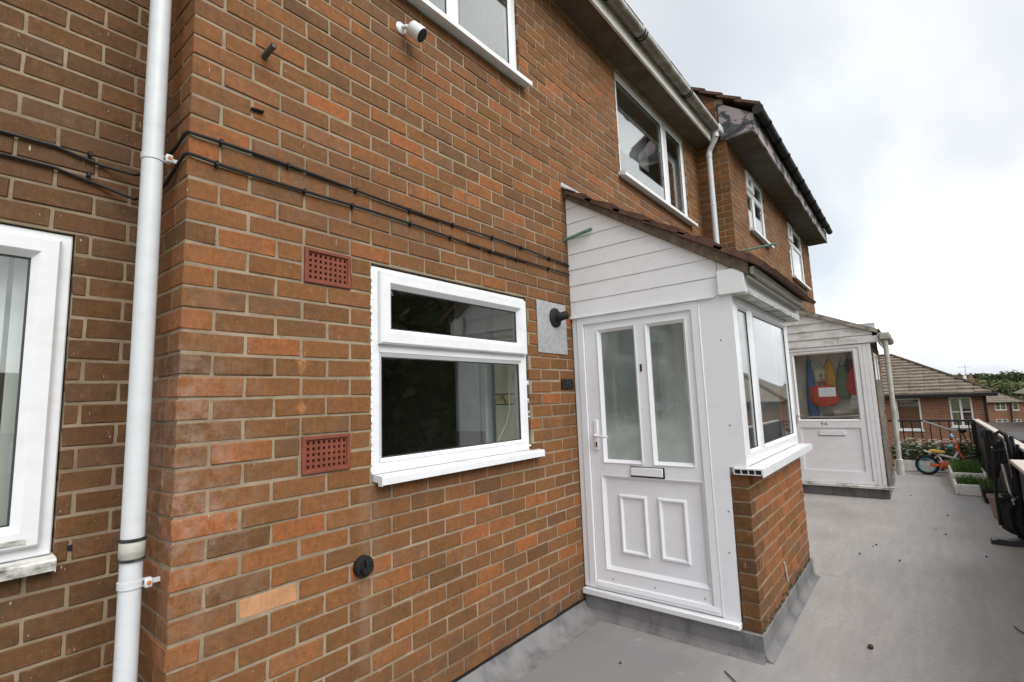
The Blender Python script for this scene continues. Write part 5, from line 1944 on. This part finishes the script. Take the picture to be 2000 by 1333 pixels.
for (a, b_) in (((bx - .27, -2.265, .515), (bx - .17, -2.31, .495)), ((bx + .17, -2.352, .615), (bx + .27, -2.335, .665))):
    k = MB(); k.tube([a, b_], .021, 10); k.build('grip', CYAN, bk)
# hose over the railing
t_ = thing('hose', (11.25, -2.2, .75), 'grey hose hanging from the iron railing to a black stand', 'hose')
k = MB(); k.tube([(RX - .03, -1.98, .875), (RX - .05, -2.12, .82), (RX - .06, -2.30, .735), (RX - .06, -2.45, .705), (RX - .06, -2.58, .70), (RX - .06, -2.66, .70)], .016, 8); k.build('tube', plain('grey_hose', (.25, .25, .26), .5), t_)
k = MB(); k.lathe((RX - .08, -2.50, .665), (0, 0, 1), [(0, .02), (.03, .05), (.06, .06), (.075, .045)], 10); k.tube([(RX - .08, -2.50, .67), (RX - .08, -2.56, .48), (RX - .08, -2.66, .30)], .010, 6); k.build('hose_stand', BLACK, t_)
# pots
t_ = thing('plant_pot', (7.35, -2.56, 0), 'pinkish grey plant pot behind the folded pushchair', 'pot')
k = MB(); k.lathe((7.30, -2.575, 0.002), (0, 0, 1), [(0, .075), (.22, .105), (.22, .115), (.255, .115), (.255, .10), (.235, .10)], 18); k.build('pot', plain('pink_grey_clay', (.30, .24, .22), .85, .2), t_)
t_ = thing('black_crate', (8.35, -2.55, 0), 'black plastic tub of plants between the trough and the pot', 'tub')
k = MB(); k.poly([(-2.62, .16), (-2.48, .17), (-2.50, .002), (-2.60, .002)], 8.20, 8.62, 'u'); k.build('tub', BLACK, t_)
spray(t_, (8.4, -2.55, .16), 160, .17, 0, GRASS, .004, 'grass', 'stuff', rx=.17, ry=.06)

# folded pushchair leaning on the fence
pc = thing('pushchair', (6.2, -2.55, 0), 'black folded pushchair with a silver strut leaning against the dark fence', 'pushchair')
FAB = plain('black_fabric', (0.014, 0.014, 0.016), 0.85, 0.3, 30, 0.4)
PCX = 6.10
def ptube(name, pts, r, mat, seg=8, par=None):
    k = MB(); k.tube(pts, r, seg); return k.build(name, mat, par or pc)
# main tubes, hooked over at the top
ptube('frame_tube', [(PCX, -2.425, .985), (PCX, -2.43, 1.03), (PCX, -2.455, 1.062), (PCX, -2.485, 1.05), (PCX + .01, -2.49, .98), (PCX + .01, -2.478, .77), (PCX, -2.462, .45), (PCX, -2.462, .17)], .014, BLACK)
ptube('frame_tube', [(PCX - .04, -2.50, .93), (PCX - .04, -2.512, 1.02), (PCX - .04, -2.545, 1.05), (PCX - .04, -2.585, 1.01), (PCX - .03, -2.60, .93), (PCX - .02, -2.612, .62), (PCX - .02, -2.63, .42), (PCX, -2.64, .12)], .018, RUBBER, 10)
ptube('frame_tube', [(PCX + .06, -2.63, 1.0), (PCX + .05, -2.645, .72), (PCX + .02, -2.655, .40), (PCX + .02, -2.65, .12)], .016, BLACK)
ptube('thin_rod', [(PCX - .05, -2.572, .955), (PCX - .05, -2.585, .62)], .004, SILVER, 6)
ptube('cross_bar', [(PCX, -2.47, .86), (PCX - .01, -2.60, .88)], .010, BLACK)
ptube('cross_bar', [(PCX, -2.468, .50), (PCX - .01, -2.615, .46)], .010, BLACK)
ptube('silver_strut', [(PCX - .05, -2.532, .745), (PCX - .05, -2.570, .375)], .0135, SILVER, 10)
k = MB(); k.lathe((PCX - .08, -2.535, .445), (1, 0, 0), [(0, .018), (.01, .028), (.05, .028), (.06, .018)], 12); k.lathe((PCX - .08, -2.505, .455), (1, 0, 0), [(0, .012), (.05, .015)], 10)
k.tube([(PCX - .05, -2.50, .455), (PCX - .05, -2.575, .44), (PCX - .05, -2.60, .42)], .013, 8); k.build('hinge', BLACK, pc)
k = MB(); k.lathe((PCX - .08, -2.575, .43), (1, 0, 0), [(0, .010), (.02, .013)], 10); k.lathe((PCX - .075, -2.475, .90), (1, 0, 0), [(0, .006), (.01, .007)], 8); k.build('rivet', SILVER, pc)
def cloth(name, rows, x, th):
    """folded fabric: rows of (z, y_left, y_right); pleats across"""
    b_ = bmesh.new()
    n_ = 13
    rr = random.Random(name)
    F_, B_ = [], []
    for q, (z, yl, yr) in enumerate(rows):
        F_.append([]); B_.append([])
        for i in range(n_):
            u = i / (n_ - 1)
            y = yl + (yr - yl) * u
            e_ = math.sin(PI * u) ** .5
            d_ = th * e_ * (1 + .35 * math.sin(u * 19 + q * .7) + .25 * rr.uniform(-1, 1))
            F_[q].append(b_.verts.new((x - d_, y, z + .008 * math.sin(u * 11 + q))))
            B_[q].append(b_.verts.new((x + th * e_ * .8 + .004, y, z)))
    for q in range(len(rows) - 1):
        for i in range(n_ - 1):
            f = b_.faces.new((F_[q][i], F_[q][i + 1], F_[q + 1][i + 1], F_[q + 1][i])); f.smooth = True
            f = b_.faces.new((B_[q][i + 1], B_[q][i], B_[q + 1][i], B_[q + 1][i + 1])); f.smooth = True
        for i in (0, n_ - 1):
            b_.faces.new((F_[q][i], F_[q + 1][i], B_[q + 1][i], B_[q][i]))
    for q in (0, len(rows) - 1):
        for i in range(n_ - 1):
            b_.faces.new((F_[q][i + 1], F_[q][i], B_[q][i], B_[q][i + 1]))
    mb = MB(); mb.bm.free(); mb.bm = b_
    return mb.build(name, FAB, pc)
cloth('canopy', [(.96, -2.50, -2.58), (.90, -2.49, -2.60), (.84, -2.49, -2.60), (.78, -2.49, -2.605), (.72, -2.482, -2.535), (.66, -2.478, -2.515), (.60, -2.474, -2.50)], PCX + .05, .035)
cloth('seat_cloth', [(.92, -2.61, -2.68), (.80, -2.60, -2.685), (.66, -2.585, -2.69), (.55, -2.58, -2.69), (.45, -2.575, -2.69)], PCX + .06, .05)
cloth('basket', [(.42, -2.462, -2.69), (.36, -2.455, -2.69), (.28, -2.455, -2.69), (.20, -2.458, -2.69), (.14, -2.475, -2.69), (.10, -2.53, -2.69), (.075, -2.60, -2.68)], PCX + .03, .075)
for (c_, r_) in (((PCX + .02, -2.66, .085), .082), ((PCX + .16, -2.60, .085), .082)):
    k = MB()
    pts = [Vector(c_) + Vector((math.cos(2 * PI * i / 20), 0, math.sin(2 * PI * i / 20))) * (r_ - .02) for i in range(21)]
    k.tube(pts, .02, 8, caps=False)
    k.lathe(Vector(c_) - Vector((0, .012, 0)), (0, 1, 0), [(0, .05), (.024, .05)], 14)
    k.build('wheel', RUBBER, pc)
k = MB()
k.poly([(-2.372, .012), (-2.385, .040), (-2.43, .052), (-2.50, .046), (-2.64, .066), (-2.66, .03), (-2.60, .004), (-2.44, .003)], PCX - .085, PCX + .03, 'u')
k.build('footrest', plain('grey_rubber', (.035, .033, .04), .45), pc)
k = MB(); k.poly([(-2.42, .0525), (-2.50, .0475), (-2.50, .050), (-2.42, .055)], PCX - .07, PCX + .015, 'u'); k.build('grip_pad', plain('pale_grey_rubber', (.22, .21, .23), .5), pc)

# scraps on the deck
leafm = plain('dry_leaf', (0.045, 0.03, 0.02), 0.85)
for (x, y, s_, lab) in ((3.07, -1.62, .022, 'largest dark dry leaf on the deck to the right of the porch corner'), (2.09, -0.52, .009, 'small dark leaf scrap on the deck under the letter plate side of the door'),
                        (5.45, -1.52, .011, 'dark leaf scrap, larger of two close together near the porch brickwork'), (5.38, -1.50, .008, 'dark leaf crumb, smaller of two close together near the porch brickwork'),
                        (5.05, -1.42, .012, 'dark leaf scrap on the deck nearest the far end of the porch brickwork'), (5.0, -1.71, .013, 'dark leaf scrap alone in the middle of the deck'),
                        (5.5, -2.30, .013, 'dark leaf scrap on the deck below the pushchair footrest'), (6.2, -2.05, .011, 'dark leaf scrap mid deck, nearer of two before the pushchair'),
                        (6.45, -1.98, .010, 'dark leaf crumb mid deck, farther of two before the pushchair'), (7.2, -2.1, .012, 'dark leaf scrap on the deck before the white troughs'),
                        (8.4, -1.75, .012, 'dark leaf scrap on the deck beside the white step'), (2.46, -1.46, .008, 'tiny dark crumb on the deck below the porch corner')):
    k = MB()
    k.poly([(x + s_ * math.cos(a) * R.uniform(.6, 1.1), y + s_ * .7 * math.sin(a) * R.uniform(.6, 1.1)) for a in [2 * PI * q / 7 for q in range(7)]], 0.0025, 0.008 + s_ * .3, 'z')
    k.build('dry_leaf', leafm, label=lab, cat='leaf', group='dry scraps scattered on the deck')
k = MB(); k.tube([(2.33, -1.02, .007), (2.26, -1.09, .008), (2.17, -1.17, .007)], .0035, 6); k.build('twig', leafm, label='thin brown twig on the deck below the porch corner', cat='twig')
k = MB(); k.tube([(3.86, -2.30, .007), (3.80, -2.315, .008), (3.74, -2.345, .007)], .003, 6); k.build('twig', leafm, label='thin bent twig on the open deck at the right', cat='twig')

# ================================================================ FAR HOUSES
def hip_house(name, X0, Yr, W, depth, zg, ze, pitch, lab, wins, tile_rows, tile_w, dp=True, tiles=True, over=.35, wallmat=FARBRICK):
    """house with a front facing -x: right end (towards -y) at Yr, width W along +y, hipped roof"""
    h = thing(name, (X0 + depth / 2, Yr + W / 2, zg), lab, 'house')
    f = Fr(X0, Yr + W, -PI / 2)       # u from left (y = Yr+W) to right (y = Yr)
    ops_ = [(a, a + b_, c_, c_ + e_) for (a, b_, c_, e_, n_) in wins]
    k = MB(f); core(k, 0, W, zg, ze, -0.25, 0, ops_)
    k.build('wall', wallmat, h)
    k = MB(); k.box(X0 + .25, X0 + depth, Yr, Yr + W, zg, ze); k.build('wall', wallmat, h)
    rise = (depth / 2 + over) * math.tan(pitch)
    x0, x1, y0, y1 = X0 - over, X0 + depth + over, Yr - over, Yr + W + over
    hx_ = (x1 - x0) / 2
    V = [(x0, y0, ze), (x1, y0, ze), (x1, y1, ze), (x0, y1, ze), (x0 + hx_, y0 + hx_, ze + rise), (x0 + hx_, y1 - hx_, ze + rise)]
    pydata('roof', V, [(0, 1, 4), (1, 2, 5, 4), (2, 3, 5), (3, 0, 4, 5), (3, 2, 1, 0)], TILEG, h)
    if tiles:
        sl2 = hx_ / math.cos(pitch)
        n_ = tile_rows
        cnt = 0
        rest = MB()
        for r_ in range(n_):
            t0, t1 = r_ / n_, (r_ + 1) / n_
            ya, yb = y0 + hx_ * (t0 + t1) / 2, y1 - hx_ * (t0 + t1) / 2
            y = ya
            j = (r_ % 2) * tile_w * .5
            while y < yb - .05:
                e2 = min(y + tile_w - (j if y == ya else 0) - .012, yb)
                tgt = rest if cnt >= 290 else MB()
                xa, xb = x0 + hx_ * t0 - .02, x0 + hx_ * t1
                za, zb = ze + rise * t0, ze + rise * t1
                hh = .085 + R.uniform(-.02, .02)
                tgt.poly([(xa, za - .01), (xa, za + hh), (xb, zb + .012), (xb, zb - .01)], y, e2) if False else None
                A = [(xa, y, za - .01), (xa, e2, za - .01), (xa, e2, za + hh), (xa, y, za + hh), (xb, y, zb + .012), (xb, e2, zb + .012)]
                vs = [tgt.bm.verts.new(p) for p in A]
                tgt.bm.faces.new((vs[0], vs[1], vs[2], vs[3])); tgt.bm.faces.new((vs[3], vs[2], vs[5], vs[4]))
                tgt.bm.faces.new((vs[0], vs[3], vs[4])); tgt.bm.faces.new((vs[1], vs[5], vs[2]))
                if tgt is not rest:
                    tgt.build('roof_tile', TILEG, h)
                cnt += 1
                y = e2 + .012
        if rest.bm.verts:
            rest.build('roof_tiles', TILEG, h, kind='stuff')
        else:
            rest.bm.free()
    hp_ = MB(); hp_.tube([(x0, y0, ze + .04), (x0 + hx_, y0 + hx_, ze + rise + .04)], .09, 6); hp_.tube([(x0 + hx_, y0 + hx_, ze + rise + .04), (x0 + hx_, y1 - hx_, ze + rise + .04)], .09, 6); hp_.tube([(x0 + hx_, y1 - hx_, ze + rise + .04), (x0, y1, ze + .04)], .09, 6)
    hp_.build('hip_tiles', TILED, h)
    k = MB(); k.box(x0 - .06, x0 + .04, y0, y1, ze - .16, ze + .0, .01); k.box(x0 + .05, X0, y0 + .1, y1 - .1, ze - .14, ze - .10); k.box(x0, x1, y0 - .05, y0 + .04, ze - .16, ze - .001); k.build('gutter', BLACK, h)
    for (a, b_, c_, e_, n_) in wins:
        k = MB(f)
        rect_frame(k, a, a + b_, c_, c_ + e_, -.08, -.02, .07, .004)
        for q in range(1, n_):
            k.box(a + b_ * q / n_ - .045, a + b_ * q / n_ + .045, -.08, -.021, c_ + .07, c_ + e_ - .07)
        wn = k.build('window', PVC, h)
        k = MB(f); k.box(a - .04, a + b_ + .04, -.08, .05, c_ - .07, c_ - .002); k.build('sill', PVC, wn)
        for q in range(n_):
            pane(f, a + b_ * q / n_ + .05, a + b_ * (q + 1) / n_ - .05, c_ + .07, c_ + e_ - .07, -.05, wn, GLASSM)
        if n_ > 1:
            k = MB(f)
            for q in range(n_):
                k.box(a + b_ * q / n_ + .07, a + b_ * (q + 1) / n_ - .07, -.047, -.035, c_ + e_ * .5 - .02, c_ + e_ * .5 + .02)
            k.build('glazing_bar', PVC, wn)
        room(h, f, a - .05, a + b_ + .05, c_ - .05, c_ + e_ + .05, .255, .9, WALLIN)
    if dp:
        k = MB(); k.tube([(X0 - .05, Yr + .08, zg), (X0 - .05, Yr + .08, ze - .15)], .045, 8); k.build('rain_pipe', BLACK, h)
    return h
# nearest of the far houses: right end at y=-4.45
fh = hip_house('distant_house', 33.0, -4.47, 9.6, 7.2, -4.6, 1.10, math.radians(30), 'red brick house with hipped brown roof beyond the iron railing', 
               [(9.6 - 3.55, 1.02, -0.72, 1.63, 1), (9.6 - 1.40, 0.86, -0.55, 1.46, 2), (2.6, 1.3, -0.6, 1.4, 2)], 13, .62)
k = MB(); k.box(36.2, 36.9, -3.2, -2.55, 2.2, 2.2 + 0.0 + .6); 
k.bm.free()
fh2 = hip_house('distant_house', 105.0, -13.6, 14.0, 10.0, -7.0, -1.28, math.radians(27), 'farther brick house with low hipped roof in front of the wooded hill',
                [(10.97, 1.25, -2.42, 1.05, 2), (12.90, .66, -2.50, 1.05, 1), (10.9, 1.3, -4.6, .8, 2), (12.7, .9, -4.6, .8, 2)], 12, .9, dp=False)
k = MB(); k.tube([(104.9, -12.25, -6.5), (104.9, -12.25, -1.2)], .09, 8); k.build('rain_pipe', BLACK, fh2)
ch = thing('chimney', (47.0, -4.65, -2), 'red brick chimney with pale pots and an aerial behind the nearer roof', 'chimney')
k = MB(); k.box(46.7, 47.2, -4.98, -4.38, -3.0, 1.93, .02); k.build('stack', FARBRICK, ch)
for y in (-4.82, -4.55):
    k = MB(); k.lathe((46.9, y, 1.93), (0, 0, 1), [(0, .10), (.22, .09)], 10); k.build('chimney_pot', POLY if y > -4.7 else FARBRICK, ch)
k = MB(); k.tube([(46.68, -4.62, 1.6), (46.68, -4.62, 2.9)], .022, 6)
k.tube([(46.68, -5.0, 2.75), (46.68, -4.25, 2.75)], .012, 5)
for q in range(5): k.tube([(46.5, -4.95 + q * .16, 2.75), (46.9, -4.95 + q * .16, 2.75)], .008, 4)
k.build('aerial', SILVER, ch)
# garage in front
gar = thing('garage', (27, -5.6, -4), 'low garage with a dark felt roof below the distant houses', 'garage')
k = MB(); k.box(24.9, 31.0, -6.0, -4.15, -4.4, -0.52); k.build('wall', plain('pale_render', (.42, .36, .33), .9), gar)
k = MB(); k.poly([(24.6, -.50), (31.3, -.30), (31.3, -.24), (24.6, -.42)], -6.2, -3.95); k.fr = WORLD; k.build('roof', plain('brown_felt', (.060, .043, .036), .9), gar)
k = MB(); k.box(24.56, 24.595, -6.2, -3.95, -.52, -.41); k.build('fascia', BLACK, gar)
k = MB(); k.box(24.86, 24.895, -5.6, -4.5, -4.3, -1.3, .01); k.build('garage_door', PVC, gar)
shed = thing('shed', (20, -4.6, -4), 'dark shed at the right edge beyond the fence', 'shed')
k = MB(); k.box(19.0, 22.0, -6.2, -4.02, -4.2, -.12); k.build('wall', plain('dark_boards', (.055, .05, .048), .85), shed)
k = MB(); k.box(18.9, 22.2, -6.3, -3.97, -.115, -.05, .01); k.build('roof', plain('grey_felt', (.07, .065, .065), .9), shed)
# houses across the way, seen only as reflections in the panes
hip_house('distant_house', 29.0, -16.5, 10.4, 7.2, -4.4, 1.0, math.radians(30), 'red brick house across the way outside the frame on the right', [(2.0, 1.2, -.6, 1.4, 2), (7.0, 1.2, -.6, 1.4, 2)], 12, .62, dp=False, tiles=False)
for (x, y, w_, lab) in ((-14, -24, 11, 'brick house across the yard, farthest left of the row behind the camera'), (-1, -25, 9, 'brick house across the yard, straight behind the camera'), (16, -30, 10, 'brick house across the yard, beyond the garden trees')):
    hh = thing('distant_house', (x + w_ / 2, y - 4, -4.2), lab, 'house', 'brick houses across the yard')
    k = MB(); k.box(x, x + w_, y - 8, y, -4.4, 1.0); k.build('wall', FARBRICK, hh)
    k = MB(); k.poly([(y + .4, .95), (y - 4, 3.6), (y - 8.4, .95)], x - .3, x + w_ + .3, 'u'); k.build('roof', TILEG, hh)
    for q in range(3):
        fq = Fr(x + w_, y, PI)
        k = MB(fq); k.box(1.2 + q * 3.2, 2.4 + q * 3.2, 0.01, .05, -.6, .6, .01); wn = k.build('window', PVC, hh)
        for s_ in (0, 1):
            k = MB(fq); k.box(1.28 + q * 3.2 + s_ * .54, 1.78 + q * 3.2 + s_ * .54, .051, .056, -.52, .52); k.build('pane', GASKET, wn)

# ================================================================ TREES
def tree(c, rad, mat, lab, group, seed, n_=900, size=.42):
    t_ = thing('tree', (c[0], c[1], c[2] - rad[2] - 3), lab, 'tree', group)
    k = MB()
    k.tube([(c[0], c[1], c[2] - rad[2] - 3), (c[0] + .2, c[1], c[2] - rad[2] * .5), (c[0], c[1] + .2, c[2] + rad[2] * .3)], [.35, .25, .08], 8)
    for q in range(4):
        a = q * 1.6 + seed
        k.tube([(c[0] + .1, c[1], c[2] - rad[2] * .6), (c[0] + math.cos(a) * rad[0] * .4, c[1] + math.sin(a) * rad[1] * .4, c[2] + rad[2] * .1)], [.14, .05], 6)
    k.build('trunk', BARK, t_)
    leaves(t_, c, rad, n_, size, mat, 'crown', None, seed)
    return t_
rt = random.Random(21)
G_ = 'trees on the wooded hillside'
# picture-left to picture-right along each row; angle from +x, distance, crown top, crown radius
HT = [(-0.036, 205, 5.3, 7.5, FOL1, 'rounded pale crowned tree standing highest on the skyline behind the chimney'),
      (-0.066, 200, 4.2, 6.0, FOL1, 'dark skyline tree just right of the chimney aerial'),
      (-0.088, 205, 4.9, 6.5, FOL1, 'broad dark tree in the middle of the hill skyline'),
      (-0.112, 205, 5.6, 6.5, FOL1, 'dark skyline tree near the right edge of the picture'),
      (-0.135, 205, 6.0, 7.0, FOL1, 'dark skyline tree at the very right of the wooded hill'),
      (-0.052, 165, 2.3, 5.0, FOL2, 'olive tree below the skyline above the farther roof ridge'),
      (-0.080, 165, 1.9, 5.5, FOL1, 'dark round tree in the middle of the hillside'),
      (-0.106, 160, 2.4, 5.5, FOL2, 'olive tree halfway up the hill at the right'),
      (-0.064, 140, 0.3, 4.2, FOL3, 'yellow green bushy tree just above the farther roof'),
      (-0.094, 138, -0.6, 4.4, FOL2, 'green bushy tree at the foot of the hill on the right'),
      (-0.114, 135, -0.9, 4.6, FOL3, 'yellow green tree at the foot of the hill by the right edge')]
for i, (an, d_, top, r_, mt_, lab) in enumerate(HT):
    x, y = -0.6 + d_ * math.cos(an), -2 + d_ * math.sin(an)
    tree((x, y, top - r_ * .62), (r_ * 1.1, r_ * 1.1, r_ * .66), mt_, lab, G_, i, 4200, .40)
for k_, (d_, top, mt_, nm) in enumerate(((214, 3.9, FOL1, 'woodland'), (178, 1.6, FOL2, 'woodland'))):
    for part in range(1):
        V0, F0_ = [], []
        rr = random.Random(50 + k_)
        for i in range(22):
            an = -0.16 + 0.40 * i / 21 + rr.uniform(-.008, .008)
            dd_ = d_ + rr.uniform(-9, 9)
            c = (-0.6 + dd_ * math.cos(an), -2 + dd_ * math.sin(an), top - 4.0 + rr.uniform(-1.0, 1.0))
            r_ = rr.uniform(5.5, 8.0)
            for q in range(1500):
                v = Vector((rr.gauss(0, 1), rr.gauss(0, 1), rr.gauss(0, 1))).normalized()
                v *= (0.72 + 0.28 * rr.random()) * (1 + 0.22 * math.sin(v.x * 7 + i) * math.sin(v.z * 6 + i * 2))
                p = Vector((c[0] + v.x * r_, c[1] + v.y * r_, c[2] + v.z * r_ * .62))
                a = Vector((rr.gauss(0, 1), rr.gauss(0, 1), rr.gauss(0, .6))).normalized()
                b_ = a.cross(Vector((rr.gauss(0, 1), rr.gauss(0, 1), rr.gauss(0, 1)))).normalized()
                s_ = .55 * rr.uniform(.6, 1.3)
                b0 = len(V0)
                V0 += [tuple(p - a * s_), tuple(p + b_ * s_ * .5), tuple(p + a * s_), tuple(p - b_ * s_ * .5)]
                F0_.append((b0, b0 + 1, b0 + 2, b0 + 3))
        pydata(nm, V0, F0_, mt_, None, kind='stuff', label='wooded hillside behind the distant houses' if k_ == 0 else 'lower band of woodland on the hillside', cat='woodland')
for (x, y, s) in ((9.5, -13, 1), (14.5, -15.5, 2), (19, -17.5, 3), (25, -18, 4), (6.5, -19, 5)):
    tree((x, y, 2.4), (3.8, 3.8, 5.4), FOL1, ('garden tree across the yard, nearest to the deck', 'second garden tree across the yard', 'third garden tree across the yard, in the middle of the row', 'garden tree at the far end of the row across the yard', 'garden tree standing alone in front of the houses across the yard')[s - 1], 'garden trees across the yard', 300 + s, 5200, .34)
